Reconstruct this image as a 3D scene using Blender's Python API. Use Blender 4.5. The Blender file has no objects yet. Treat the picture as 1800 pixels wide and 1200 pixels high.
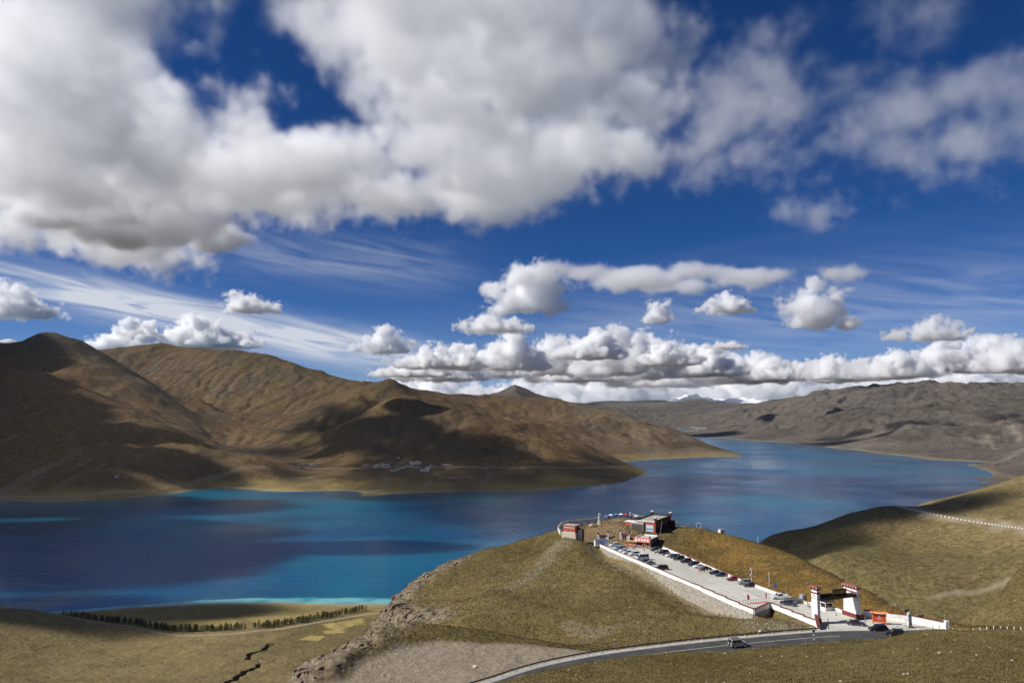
import bpy, bmesh, math, random
import numpy as np
from mathutils import Vector, Matrix

# ------------------------------------------------------------------ camera, sky, sun, exposure
SC = bpy.context.scene
C = SC.collection
R = math.radians
FPX = 1300.0                       # focal length in pixels of an 1800 px wide frame
HORIZON = 716.0
PITCH = math.atan((HORIZON - 600) / FPX)
CAMZ = 360.0                       # metres above the lake
cam = bpy.data.cameras.new('camera')
cam.sensor_width = 36.0
cam.lens = FPX / 1800 * 36
cam.clip_start = 1.0
cam.clip_end = 400000
camo = bpy.data.objects.new('camera', cam)
C.objects.link(camo)
camo.location = (0, 0, CAMZ)
camo.rotation_euler = (math.pi / 2 + PITCH, 0, 0)
SC.camera = camo

SUN_EL, SUN_AZ = R(40), R(-98)      # azimuth measured clockwise from the view direction (+Y)
SUN_TO = Vector((math.sin(SUN_AZ) * math.cos(SUN_EL), math.cos(SUN_AZ) * math.cos(SUN_EL), math.sin(SUN_EL)))
sun = bpy.data.lights.new('sun', 'SUN')
sun.energy = 5.0
sun.angle = R(0.55)
sun.color = (1.0, 0.962, 0.905)
suno = bpy.data.objects.new('sun', sun)
C.objects.link(suno)
suno.rotation_euler = (-SUN_TO).to_track_quat('-Z', 'Y').to_euler()

SC.view_settings.view_transform = 'Standard'
SC.view_settings.look = 'None'
SC.view_settings.exposure = 0.22
SC.view_settings.gamma = 1.0
SC.view_settings.use_curve_mapping = False
SC.cycles.use_denoising = True
SC.cycles.max_bounces = 18
SC.cycles.volume_bounces = 16
SC.cycles.diffuse_bounces = 3
SC.cycles.glossy_bounces = 3
SC.cycles.transparent_max_bounces = 18
SC.cycles.volume_step_rate = 2.0


class NT:
    """small node-graph writer"""
    def __init__(self, tree):
        self.t = tree
        self.n = tree.nodes
        self.k = tree.links

    def node(self, typ, **kw):
        nd = self.n.new(typ)
        for a, b in kw.items():
            setattr(nd, a, b)
        return nd

    def put(self, sock, v):
        if v is None:
            return
        if hasattr(v, 'is_output') or hasattr(v, 'links'):
            self.k.new(v, sock)
        else:
            if isinstance(v, (tuple, list)) and len(v) == 3 and sock.type == 'RGBA':
                v = (*v, 1.0)
            sock.default_value = v

    def m(self, op, a, b=None, c=None, clamp=False):
        nd = self.node('ShaderNodeMath', operation=op, use_clamp=clamp)
        for i, x in enumerate((a, b, c)):
            self.put(nd.inputs[i], x)
        return nd.outputs[0]

    def v(self, op, a, b=None):
        nd = self.node('ShaderNodeVectorMath', operation=op)
        self.put(nd.inputs[0], a)
        if b is not None:
            if op == 'SCALE':
                self.put(nd.inputs['Scale'], b)
            else:
                self.put(nd.inputs[1], b)
        return nd.outputs['Value'] if op in ('LENGTH', 'DOT_PRODUCT', 'DISTANCE') else nd.outputs[0]

    def noise(self, vec, scale, detail=4.0, rough=0.55, dist=0.0, lac=2.0, dim='3D', w=0.0):
        nd = self.node('ShaderNodeTexNoise', noise_dimensions=dim)
        self.put(nd.inputs['Vector'], vec)
        if dim == '4D':
            self.put(nd.inputs['W'], w)
        nd.inputs['Scale'].default_value = scale
        nd.inputs['Detail'].default_value = detail
        nd.inputs['Roughness'].default_value = rough
        nd.inputs['Lacunarity'].default_value = lac
        nd.inputs['Distortion'].default_value = dist
        return nd.outputs['Fac']

    def ramp(self, x, lo, hi, a=0.0, b=1.0, smooth=True):
        nd = self.node('ShaderNodeMapRange', interpolation_type='SMOOTHSTEP' if smooth else 'LINEAR')
        for i, q in enumerate((x, lo, hi, a, b)):
            self.put(nd.inputs[i], q)
        return nd.outputs[0]

    def mix(self, f, a, b, blend='MIX'):
        nd = self.node('ShaderNodeMix', data_type='RGBA', blend_type=blend)
        self.put(nd.inputs[0], f)
        self.put(nd.inputs[6], a)
        self.put(nd.inputs[7], b)
        return nd.outputs[2]

    def xyz(self, v):
        nd = self.node('ShaderNodeSeparateXYZ')
        self.put(nd.inputs[0], v)
        return nd.outputs

    def vec(self, x, y, z):
        nd = self.node('ShaderNodeCombineXYZ')
        for i, q in enumerate((x, y, z)):
            self.put(nd.inputs[i], q)
        return nd.outputs[0]

    def attr(self, name):
        nd = self.node('ShaderNodeAttribute', attribute_name=name)
        return nd.outputs['Fac']


def build_world():
    w = bpy.data.worlds.new('World')
    SC.world = w
    w.use_nodes = True
    t = NT(w.node_tree)
    sky = t.node('ShaderNodeTexSky', sky_type='NISHITA')
    sky.sun_disc = False
    sky.sun_elevation = SUN_EL
    sky.sun_rotation = SUN_AZ
    sky.altitude = 4800
    sky.air_density = 1.0
    sky.dust_density = 0.15
    sky.ozone_density = 3.0
    hs = t.node('ShaderNodeHueSaturation')
    hs.inputs['Saturation'].default_value = 1.30
    hs.inputs['Value'].default_value = 1.0
    t.k.new(sky.outputs[0], hs.inputs['Color'])
    tint = t.mix(1.0, hs.outputs[0], (0.92, 0.95, 1.24), 'MULTIPLY')
    # thin high cirrus: streaks on a plane far above, written in directions
    tc = t.node('ShaderNodeTexCoord')
    d = t.xyz(tc.outputs['Generated'])
    up = t.m('MAXIMUM', d[2], 0.02)
    px = t.m('DIVIDE', d[0], up)
    py = t.m('DIVIDE', d[1], up)
    p = t.vec(px, py, 0.0)
    warp = t.noise(p, 0.35, 3, 0.5)
    q = t.vec(t.m('ADD', t.m('MULTIPLY', px, 0.30), t.m('MULTIPLY', warp, 1.2)),
              t.m('ADD', t.m('MULTIPLY', py, 0.55), t.m('MULTIPLY', px, 0.22)), warp)
    st = t.noise(q, 1.1, 8, 0.62, 0.6)
    big = t.noise(p, 0.22, 3, 0.5)
    cir = t.m('MULTIPLY', t.ramp(st, 0.44, 0.78), t.ramp(big, 0.42, 0.66))
    # a long flat veil low on the left half of the view and a thin one low on the right
    az = t.m('ARCTAN2', d[0], d[1])
    el = t.m('ARCSINE', d[2])

    def veil(a0, e0, slope, wa, we, s):
        line = t.m('SUBTRACT', t.m('SUBTRACT', el, e0), t.m('MULTIPLY', t.m('SUBTRACT', az, a0), slope))
        k = t.m('ADD', t.m('POWER', t.m('ABSOLUTE', t.m('DIVIDE', line, we)), 2.0),
                t.m('POWER', t.m('ABSOLUTE', t.m('DIVIDE', t.m('SUBTRACT', az, a0), wa)), 4.0))
        return t.m('MULTIPLY', t.m('EXPONENT', t.m('MULTIPLY', k, -1.0)), s)
    stre = t.noise(t.vec(t.m('MULTIPLY', az, 5.0), t.m('MULTIPLY', t.m('SUBTRACT', el, t.m('MULTIPLY', az, -0.16)), 42.0), 0.0), 1.0, 5, 0.5, 1.6)
    ve = t.m('ADD', veil(-0.36, 0.104, -0.17, 0.26, 0.020, 1.9), veil(0.42, 0.115, 0.05, 0.40, 0.050, 0.32))
    ve = t.m('ADD', ve, veil(-0.24, 0.195, -0.05, 0.17, 0.030, 0.36))
    ve = t.m('MULTIPLY', ve, t.ramp(stre, 0.15, 0.80))
    tot = t.m('ADD', t.m('MULTIPLY', cir, 0.06), ve, clamp=True)
    tot = t.m('MULTIPLY', tot, t.ramp(d[2], 0.0, 0.05))
    hz = t.ramp(d[2], 0.16, 0.0)
    base = t.mix(t.m('MULTIPLY', hz, 0.28), tint, (4.2, 6.6, 10.5))
    col = t.mix(t.m('MINIMUM', tot, 0.92), base, (11.5, 12.2, 13.4))
    bg = w.node_tree.nodes['Background']
    bg.inputs[1].default_value = 0.050
    t.k.new(col, bg.inputs[0])


build_world()


# ------------------------------------------------------------------ pixel <-> place helpers (camera of the photograph)
_c, _s = math.cos(PITCH), math.sin(PITCH)


def ray(px, py):
    u, v = (px - 900) / FPX, (600 - py) / FPX
    y, z = _c - v * _s, _s + v * _c
    return u / y, z / y


def at(px, py, Y):
    a, b = ray(px, py)
    return (a * Y, Y, CAMZ + b * Y)


def G(px, py, z=0.0):
    a, b = ray(px, py)
    Y = (z - CAMZ) / b
    return (a * Y, Y, z)


# ------------------------------------------------------------------ noise in numpy
def _hash(ix, iy, seed):
    n = (ix.astype(np.int64) * 374761393 + iy.astype(np.int64) * 668265263 + seed * 974634777) & 0xffffffff
    n = ((n ^ (n >> 13)) * 1274126177) & 0xffffffff
    n = n ^ (n >> 16)
    return (n & 0xffff) / 65535.0


def perlin(x, y, seed=0):
    ix, iy = np.floor(x), np.floor(y)
    fx, fy = x - ix, y - iy
    u, v = fx * fx * fx * (fx * (fx * 6 - 15) + 10), fy * fy * fy * (fy * (fy * 6 - 15) + 10)

    def g(dx, dy):
        a = _hash(ix + dx, iy + dy, seed) * 2 * math.pi
        return np.cos(a) * (fx - dx) + np.sin(a) * (fy - dy)
    a = g(0, 0) * (1 - u) + g(1, 0) * u
    b = g(0, 1) * (1 - u) + g(1, 1) * u
    return (a * (1 - v) + b * v) * 1.5


def fbm(x, y, wl, octv=5, seed=0, gain=0.5, ridged=False):
    f, a, t, s = 1.0 / wl, 1.0, 0.0, 0.0
    for i in range(octv):
        n = perlin(x * f + 17.3 * i, y * f - 9.1 * i, seed + i)
        if ridged:
            n = 1 - 2 * np.abs(n)
        t = t + n * a
        s += a
        a *= gain
        f *= 2.03
    return t / s


def rbf(points, c):
    P = np.array(points, float)
    xy, z = P[:, :2], P[:, 2]
    mz = z.mean()
    d = np.sqrt(((xy[:, None] - xy[None]) ** 2).sum(-1) + c * c)
    n = len(P)
    w = np.linalg.solve(d + np.eye(n) * 1e-6, z - mz)

    def f(x, y):
        sh = x.shape
        x, y = x.ravel(), y.ravel()
        out = np.empty(len(x))
        for i in range(0, len(x), 40000):
            sl = slice(i, i + 40000)
            out[sl] = np.sqrt((x[sl, None] - xy[None, :, 0]) ** 2 + (y[sl, None] - xy[None, :, 1]) ** 2 + c * c) @ w
        return (out + mz).reshape(sh)
    return f


def sstep(a, b, x):
    t = np.clip((x - a) / (b - a), 0, 1)
    return t * t * (3 - 2 * t)


def seg_dist(x, y, pts, closed=False):
    """distance to a polyline, and the parameter (index + fraction) of the nearest point"""
    best = np.full(x.shape, 1e12)
    par = np.zeros(x.shape)
    n = len(pts)
    for i in range(n if closed else n - 1):
        ax, ay = pts[i][:2]
        bx, by = pts[(i + 1) % n][:2]
        dx, dy = bx - ax, by - ay
        t = np.clip(((x - ax) * dx + (y - ay) * dy) / (dx * dx + dy * dy + 1e-12), 0, 1)
        d = (x - ax - t * dx) ** 2 + (y - ay - t * dy) ** 2
        mk = d < best
        best = np.where(mk, d, best)
        par = np.where(mk, i + t, par)
    return np.sqrt(best), par


def poly_sd(x, y, poly):
    """signed distance, negative inside"""
    d, _ = seg_dist(x, y, poly, True)
    ins = np.zeros(x.shape, bool)
    n = len(poly)
    for i in range(n):
        ax, ay = poly[i][:2]
        bx, by = poly[(i + 1) % n][:2]
        cnd = (ay > y) != (by > y)
        ins ^= cnd & (x < (bx - ax) * (y - ay) / (by - ay + 1e-12) + ax)
    return np.where(ins, -d, d)


def flow_lines(Z):
    """drainage of a height grid: how much ground drains through each cell, as 0..1 on a log scale"""
    nx, ny = Z.shape
    P = np.pad(Z, 1, mode='edge')
    best = np.zeros(Z.shape)
    rec = np.arange(nx * ny).reshape(nx, ny)
    base = rec.copy()
    for dx in (-1, 0, 1):
        for dy in (-1, 0, 1):
            if dx or dy:
                d = (Z - P[1 + dx:1 + dx + nx, 1 + dy:1 + dy + ny]) / math.hypot(dx, dy)
                ii = np.clip(np.arange(nx)[:, None] + dx, 0, nx - 1) * ny + np.clip(np.arange(ny)[None] + dy, 0, ny - 1)
                mk = d > best
                best = np.where(mk, d, best)
                rec = np.where(mk, ii, rec)
    order = np.argsort(-Z.ravel()).tolist()
    r = rec.ravel().tolist()
    acc = [1.0] * (nx * ny)
    for i in order:
        j = r[i]
        if j != i:
            acc[j] += acc[i]
    c = np.clip(np.log2(np.array(acc)).reshape(nx, ny) / 9.0, 0, 1)
    q = np.pad(c, 1, mode='edge')
    c = (q[1:-1, 1:-1] * 2 + q[2:, 1:-1] + q[:-2, 1:-1] + q[1:-1, 2:] + q[1:-1, :-2]) / 6
    return c


# ------------------------------------------------------------------ object helpers
def np_mesh(name, co, faces, mat=None, smooth=True, attrs=None):
    me = bpy.data.meshes.new(name)
    co = np.asarray(co, np.float32)
    faces = np.asarray(faces, np.int32)
    nv, nf, k = len(co), len(faces), faces.shape[1]
    me.vertices.add(nv)
    me.vertices.foreach_set('co', co.ravel())
    me.loops.add(nf * k)
    me.loops.foreach_set('vertex_index', faces.ravel())
    me.polygons.add(nf)
    me.polygons.foreach_set('loop_start', np.arange(0, nf * k, k, dtype=np.int32))
    me.polygons.foreach_set('use_smooth', np.full(nf, smooth))
    for a, val in (attrs or {}).items():
        at_ = me.attributes.new(a, 'FLOAT', 'POINT')
        at_.data.foreach_set('value', np.asarray(val, np.float32).ravel())
    me.update(calc_edges=True)
    if mat:
        me.materials.append(mat)
    return me


def link(name, me, parent=None, loc=None):
    o = bpy.data.objects.new(name, me)
    C.objects.link(o)
    if parent is not None:
        o.parent = parent
    if loc is not None:
        o.location = loc
    return o


def tag(o, label=None, cat=None, group=None, kind=None):
    if label:
        o['label'] = label
    if cat:
        o['category'] = cat
    if group:
        o['group'] = group
    if kind:
        o['kind'] = kind
    return o


def thing(name, label, cat, loc=(0, 0, 0), rz=0.0, group=None):
    o = bpy.data.objects.new(name, None)
    C.objects.link(o)
    o.location = loc
    o.rotation_euler = (0, 0, rz)
    o.empty_display_size = 0.5
    return tag(o, label, cat, group)


def grid_faces(nx, ny, keep=None):
    i = np.arange(nx - 1)[:, None] * ny + np.arange(ny - 1)[None]
    f = np.stack([i, i + ny, i + ny + 1, i + 1], -1).reshape(-1, 4)
    return f if keep is None else f[keep.reshape(-1)]


def pmat(name, color, rough=0.7, metal=0.0, spec=0.3, var=0.0, scale=1.0, bump=0.0):
    """plain procedural material with a little noise in colour"""
    m = bpy.data.materials.new(name)
    m.use_nodes = True
    t = NT(m.node_tree)
    b = m.node_tree.nodes['Principled BSDF']
    b.inputs['Roughness'].default_value = rough
    b.inputs['Metallic'].default_value = metal
    b.inputs['Specular IOR Level'].default_value = spec
    if var > 0:
        tc = t.node('ShaderNodeTexCoord')
        n = t.noise(tc.outputs['Object'], scale, 5, 0.6)
        lo = tuple(c * (1 - var) for c in color)
        hi = tuple(min(1, c * (1 + var)) for c in color)
        t.put(b.inputs['Base Color'], t.mix(t.ramp(n, 0.3, 0.7), (*lo, 1), (*hi, 1)))
        if bump > 0:
            bp = t.node('ShaderNodeBump')
            bp.inputs['Strength'].default_value = bump
            bp.inputs['Distance'].default_value = 0.1
            t.k.new(n, bp.inputs['Height'])
            t.k.new(bp.outputs[0], b.inputs['Normal'])
    else:
        b.inputs['Base Color'].default_value = (*color, 1)
    return m
# ------------------------------------------------------------------ terrain
ROADZ = 302.0


def lot_z(y):
    return ROADZ - np.clip(y - 187.0, 0, None) * 0.021


def GL(px, py):                      # pixel on the sloping lot
    z = ROADZ
    for _ in range(6):
        p = G(px, py, z)
        z = float(lot_z(np.array(p[1])))
    return (p[0], p[1], z)


LOT = [GL(*p)[:2] for p in ((1049, 957), (1120, 988), (1220, 1030), (1325, 1077), (1353, 1065), (1437, 1099), (1446, 1109.5), (1560, 1109.5),
                            (1672, 1109), (1600, 1094), (1530, 1085), (1495, 1078), (1400, 1057), (1300, 1021), (1165, 963))]
RFAR = [(-75, 92), (-52, 122), (-30, 143)] + [G(*p, ROADZ)[:2] for p in ((850, 1199), (905, 1181), (960, 1166), (1030, 1152), (1100, 1141.5), (1250, 1124), (1440, 1108), (1560, 1106), (1680, 1108))] + [(150, 181), (190, 176), (240, 160)]


def resample(pts, step):
    P = np.array(pts, float)
    # Catmull-Rom then even steps
    out = []
    for i in range(len(P) - 1):
        p0, p1, p2, p3 = P[max(i - 1, 0)], P[i], P[i + 1], P[min(i + 2, len(P) - 1)]
        for t in np.linspace(0, 1, 20, endpoint=False):
            out.append(0.5 * (2 * p1 + (p2 - p0) * t + (2 * p0 - 5 * p1 + 4 * p2 - p3) * t * t + (3 * p1 - p0 - 3 * p2 + p3) * t ** 3))
    out.append(P[-1])
    out = np.array(out)
    s = np.r_[0, np.cumsum(np.linalg.norm(np.diff(out, axis=0), axis=1))]
    n = max(2, int(s[-1] / step) + 1)
    q = np.linspace(0, s[-1], n)
    return np.stack([np.interp(q, s, out[:, k]) for k in range(out.shape[1])], 1)


def offset(line, d):
    """shift to the right-hand side of its direction"""
    t = np.gradient(line[:, :2], axis=0)
    t /= np.linalg.norm(t, axis=1)[:, None]
    return np.stack([line[:, 0] + t[:, 1] * d, line[:, 1] - t[:, 0] * d], 1)


ROAD_FAR = resample(RFAR, 2.0)
ROAD_MID = offset(ROAD_FAR, 4.8)


def near_points():
    P = []
    A = lambda px, py, Y: P.append(at(px, py, Y))
    # the slope the camera stands on
    P += [(0, 0, 357), (0, -80, 378), (-70, -40, 345), (80, -40, 368), (-60, 20, 325), (70, 10, 350), (0, 45, 335),
          (-35, 60, 318), (60, 60, 333), (120, 50, 335), (180, 60, 340), (-60, 100, 292), (-30, 110, 303), (0, 100, 313)]
    for q in ((870, 1199, 149), (953, 1178, 156), (1000, 1169, 159), (1070, 1158, 163), (1120, 1154, 165), (1180, 1150.5, 167), (1225, 1150, 169), (1270, 1155, 168), (1400, 1146, 166), (1500, 1134, 167), (1560, 1125, 166),
              (1600, 1113, 163), (1700, 1108, 160), (1800, 1109, 155), (1950, 1112, 150), (1050, 1200, 132), (1300, 1182, 136), (1300, 1210, 108),
              (1700, 1200, 96), (1700, 1150, 126), (1500, 1170, 132), (1850, 1180, 105)):
        A(*q)
    for q in ((1000, 1170), (1440, 1115), (1560, 1112), (1250, 1135)):
        P.append(G(*q, ROADZ))
    # gravel bench on the saddle
    for q in ((850, 1140), (1000, 1150), (800, 1175), (680, 1180), (900, 1165), (760, 1150)):
        P.append(G(*q, ROADZ - 0.3))
    edge = [(684, 1102, 203), (640, 1120, 193), (590, 1143, 184), (550, 1170, 173), (510, 1200, 163)]
    for q in edge:
        x, y, z = at(*q)
        P.append((x, y, z))
        P += [(x - 12, y + 8, z - 12), (x - 45, y + 30, z - 55), (x - 95, y + 70, z - 105)]
    for q in ((760, 1107, 212), (850, 1114, 212), (950, 1127, 206), (1050, 1137, 200)):
        A(*q)
    # little gully, then the hill
    for q in ((760, 1112, 226), (850, 1117, 226), (950, 1130, 219)):
        x, y, z = at(*q)
        P.append((x, y, z - 2.5))
    for q in ((700, 1085, 285), (760, 1060, 295), (850, 1050, 272), (850, 1100, 240), (950, 1080, 246), (1100, 1104, 222), (1050, 1125, 214), (1250, 1084, 220),
              (1200, 1040, 262), (1120, 997, 296), (1052, 964, 330), (1320, 1094, 212), (1000, 1000, 300), (900, 1000, 318),
              (1100, 1040, 262), (1000, 1050, 268), (1200, 1075, 238), (1380, 1102, 204), (1300, 1108, 206), (960, 965, 345), (1011.5, 947, 335), (990, 946, 343), (1025, 949, 334), (1040, 952, 338)):
        A(*q)
    crest = [(672, 1088, 292), (700, 1052, 308), (740, 1012, 325), (800, 985, 340), (850, 966, 350), (920, 948, 360), (975, 932, 366)]
    for q in crest:
        x, y, z = at(*q)
        P.append((x, y, z))
        P += [(x - 10, y + 12, z - 10), (x - 38, y + 45, z - 52), (x - 85, y + 110, z - 130)]
    for q in ((1000, 948, 345), (1100, 909, 374), (1060, 919, 365), (1075, 935, 350), (1125, 920, 365), (1150, 932, 356), (1190, 926, 366), (1215, 927, 368), (1110, 940, 345)):
        A(*q)
    right = [(1250, 932, 355), (1300, 945, 345), (1350, 960, 330), (1400, 978, 312), (1450, 1002, 290), (1500, 1030, 268), (1560, 1060, 246), (1600, 1080, 231), (1640, 1092, 222)]
    for q in right:
        x, y, z = at(*q)
        P.append((x, y, z))
        P += [(x + 9, y + 14, z - 11), (x + 35, y + 55, z - 60)]
    for q in ((1250, 965, 330), (1320, 995, 300), (1400, 1030, 262), (1500, 1074, 233), (1560, 1083, 218)):
        A(*q)
    # back of the headland down to the water
    P += [(-10, 400, 270), (60, 410, 278), (120, 390, 270), (0, 470, 220), (60, 500, 215), (120, 500, 210), (50, 650, 120), (60, 850, 30), (150, 620, 140),
          (150, 950, -5), (0, 1050, -2), (-20, 800, 45), (215, 470, 200), (190, 600, 170), (170, 760, 120), (120, 860, 50), (200, 950, 30), (250, 1080, 0)]
    # right-hand valley and hillside
    for q in ((1690, 1088, 250), (1750, 1072, 268), (1800, 1056, 280), (1900, 1040, 295), (1720, 1100, 215), (1820, 1104, 205)):
        A(*q)
    P += [(200, 320, 262), (250, 340, 262), (320, 330, 280), (220, 400, 216), (290, 420, 220), (380, 400, 245), (260, 480, 208), (340, 480, 218)]
    for q in ((1450, 985, 640), (1550, 960, 670), (1600, 930, 720), (1600, 1000, 610), (1650, 1050, 555), (1750, 1045, 540), (1750, 1000, 570), (1700, 960, 650),
              (1800, 970, 590), (1850, 1020, 520), (1700, 920, 690), (1800, 930, 625), (1900, 940, 570),
              (1350, 948, 800), (1420, 925, 805), (1500, 902, 815), (1560, 892, 820), (1620, 894, 780), (1590, 891, 860), (1640, 880, 880), (1700, 866, 880), (1800, 838, 880), (1950, 800, 880),
              (1750, 890, 770), (1850, 870, 780), (2000, 900, 650)):
        A(*q)
    for q in ((1350, 948, 800), (1420, 925, 805), (1500, 902, 815), (1590, 891, 860), (1700, 866, 880), (1800, 838, 880), (1950, 800, 880)):
        x, y, z = at(*q)
        P += [(x, y + 70, z - 30), (x, y + 220, z - 130), (x, y + 500, max(-30, z - 330))]
    P += [(900, 900, 330), (1200, 900, 380), (900, 600, 320), (1200, 500, 380), (700, 350, 330), (1000, 200, 380), (400, 200, 335), (400, 0, 380), (1600, 900, 420),
          (900, 1500, 60), (1300, 1500, 80), (1800, 1500, 120), (500, 1700, -60), (1000, 2000, -40), (1800, 2100, -20)]
    # left-hand valley down to the near shore
    for q in ((100, 1077, 0), (200, 1070, 0), (300, 1064, 0), (430, 1060, 0), (560, 1061, 0), (650, 1061, 0), (760, 1062, 0),
              (200, 1090, 11), (300, 1085, 11), (450, 1085, 11), (560, 1080, 9), (640, 1072, 5), (300, 1112, 25), (450, 1108, 24), (600, 1085, 13),
              (300, 1150, 43), (300, 1200, 60), (100, 1160, 58), (0, 1140, 75), (0, 1200, 90), (450, 1160, 42), (550, 1130, 28), (520, 1200, 55), (620, 1110, 22), (100, 1128, 52), (200, 1125, 36), (150, 1080, 6), (200, 1076, 5), (250, 1074, 5), (120, 1086, 16), (170, 1090, 18), (350, 1070, 4), (500, 1068, 4)):
        P.append(G(*q))
    for q in ((0, 1070, 1120), (50, 1073, 1130), (100, 1082, 1150), (200, 1104, 1100), (-150, 1055, 1100)):
        A(*q)
    P += [(-560, 1500, -8), (-400, 1560, -10), (-900, 1500, -6), (-900, 1250, 12), (-1200, 1200, 55), (-1300, 700, 220), (-900, 850, 120), (-700, 600, 160),
          (-600, 300, 200), (-300, 100, 250), (-200, 0, 290), (-800, 0, 330),
          (-130, 200, 215), (-200, 320, 160), (-300, 500, 115), (-420, 650, 90), (-130, 380, 165), (-170, 520, 115), (-130, 700, 78), (-90, 880, 52), (-40, 1000, 30), (-40, 1200, 12),
          (0, 1350, -3), (60, 1150, 2), (-250, 750, 75)]
    for x in range(-1600, 2001, 450):
        if x < 600:
            P += [(x, 1750, -45), (x, 2300, -70)]
    for x in (-1600, -800, 0, 800, 1600, 2000):
        P.append((x, -300, 400))
    return P


_near = rbf(near_points(), 9.0)
PULL = [G(*p, ROADZ)[:2] for p in ((700, 1139), (770, 1128), (900, 1129), (1000, 1138), (1060, 1146), (1000, 1158), (900, 1183), (850, 1199))] + [(-38, 138), (-52, 148)] + [G(*p, ROADZ)[:2] for p in ((600, 1195), (640, 1160))]
CRAG_LEFT = [at(*q)[:2] for q in ((672, 1090, 290), (690, 1065, 303), (715, 1035, 316), (745, 1010, 325), (790, 988, 338))]
CRAG_FACE = [at(*q)[:2] for q in ((690, 1085, 286), (720, 1075, 288), (745, 1085, 276), (755, 1095, 262))]
CRAG_SPUR = [at(*q)[:2] for q in ((684, 1104, 202), (640, 1121, 193), (590, 1145, 184), (550, 1172, 173), (505, 1205, 161))]
CRAG_RIGHT = [at(*q)[:2] for q in ((1528, 1036, 262), (1560, 1050, 250), (1590, 1068, 238), (1610, 1082, 231), (1645, 1091, 222))]
GULLY = [G(*q)[:2] for q in ((476, 1128, 33), (462, 1140, 37), (440, 1150, 40), (434, 1158, 42), (458, 1164, 43), (455, 1172, 45), (430, 1182, 49), (412, 1196, 53), (398, 1210, 57))]
VROAD = [G(*q)[:2] for q in ((110, 1090, 34), (170, 1105, 30), (260, 1112, 26), (340, 1116, 25), (420, 1115, 24), (480, 1108, 22), (540, 1098, 18), (600, 1086, 14), (655, 1077, 9), (720, 1072, 6))]
HROAD = [at(*q)[:2] for q in ((1590, 891, 815), (1640, 902, 750), (1700, 914, 705), (1750, 922, 670), (1810, 930, 620), (1900, 945, 560))]


def near_height(x, y, fine=True):
    h = _near(x, y)
    d0 = np.sqrt(x * x + y * y)
    far = sstep(350, 700, d0)
    h = h + far * (fbm(x, y, 260, 5, 3) * np.clip(h * 0.12, 0.4, 9) + np.clip(h, 0, 200) / 200 * fbm(x, y, 130, 4, 9, ridged=True) * 5)
    h = h + (1 - far) * (fbm(x, y, 60, 4, 5) * 0.5 + fbm(x, y, 22, 3, 6) * 0.25 + (fbm(x, y, 9, 3, 7) * 0.22 if fine else 0))
    # rocky places: blocky relief
    rock = np.zeros_like(h)
    for line, wd in ((CRAG_LEFT, 13.0), (CRAG_FACE, 11.0), (CRAG_SPUR, 12.0), (CRAG_RIGHT, 7.0)):
        d, _ = seg_dist(x, y, line)
        rock = np.maximum(rock, 1 - sstep(wd * 0.35, wd, d + fbm(x, y, 8, 3, 21) * 4))
    if fine:
        h = h + rock * (fbm(x + 0.8 * y, y * 0.5, 6, 4, 31, 0.62, ridged=True) * 2.0 - 1.1 + np.round(fbm(x, y, 14, 2, 37) * 4) * 0.5)
    # erosion gully in the field, the valley road and the road cut in the hillside
    if not fine:
        d, par = seg_dist(x + fbm(x, y, 26, 3, 41) * 8, y + fbm(x, y, 26, 3, 43) * 8, GULLY)
        wd = 0.9 + 1.3 * (fbm(x, y, 40, 2, 45) + .5)
        h = h - (1 - sstep(wd, wd + 2.2, d)) * (5.5 + 2 * fbm(x, y, 12, 2, 47)) * (par > .02)
        d, par = seg_dist(x, y, HROAD)
        hz = np.interp(par, np.arange(len(HROAD)), [at(*q)[2] for q in ((1590, 891, 815), (1640, 902, 750), (1700, 914, 705), (1750, 922, 670), (1810, 930, 620), (1900, 945, 560))])
        k = 1 - sstep(7, 18, d)
        h = h * (1 - k) + hz * k
    # flatten lot, plaza, gravel bench and road
    sd = poly_sd(x, y, LOT)
    dl, _ = seg_dist(x, y, LOT[:3] + [(LOT[2][0] * .3 + LOT[3][0] * .7, LOT[2][1] * .3 + LOT[3][1] * .7)])
    low = (1 - sstep(4.0, 14.0, dl)) * (sd > 0) * 1.3
    h = h - low
    left = dl < 12
    k = np.where(left, 1 - sstep(-0.4, 0.9, sd), 1 - sstep(0.8, 3.2, sd))
    h = h * (1 - k) + (lot_z(y) - 0.25) * k
    d, _ = seg_dist(x, y, ROAD_MID)
    k = 1 - sstep(5.7, 7.4, d)
    k2 = 1 - sstep(6.2, 10.0, d)
    far_side = poly_sd(x, y, [tuple(p) for p in ROAD_MID] + [(260, -200), (-100, -200)]) > 0
    k = np.where(far_side, k2, k)
    h = h * (1 - k) + (ROADZ - 0.3) * k
    sdp = poly_sd(x, y, PULL)
    k = (1 - sstep(-1.0, 3.5, sdp)) * 0.85
    h = h * (1 - k) + (ROADZ - 0.3 + fbm(x, y, 18, 4, 51) * 0.35) * k
    return h, rock


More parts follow.
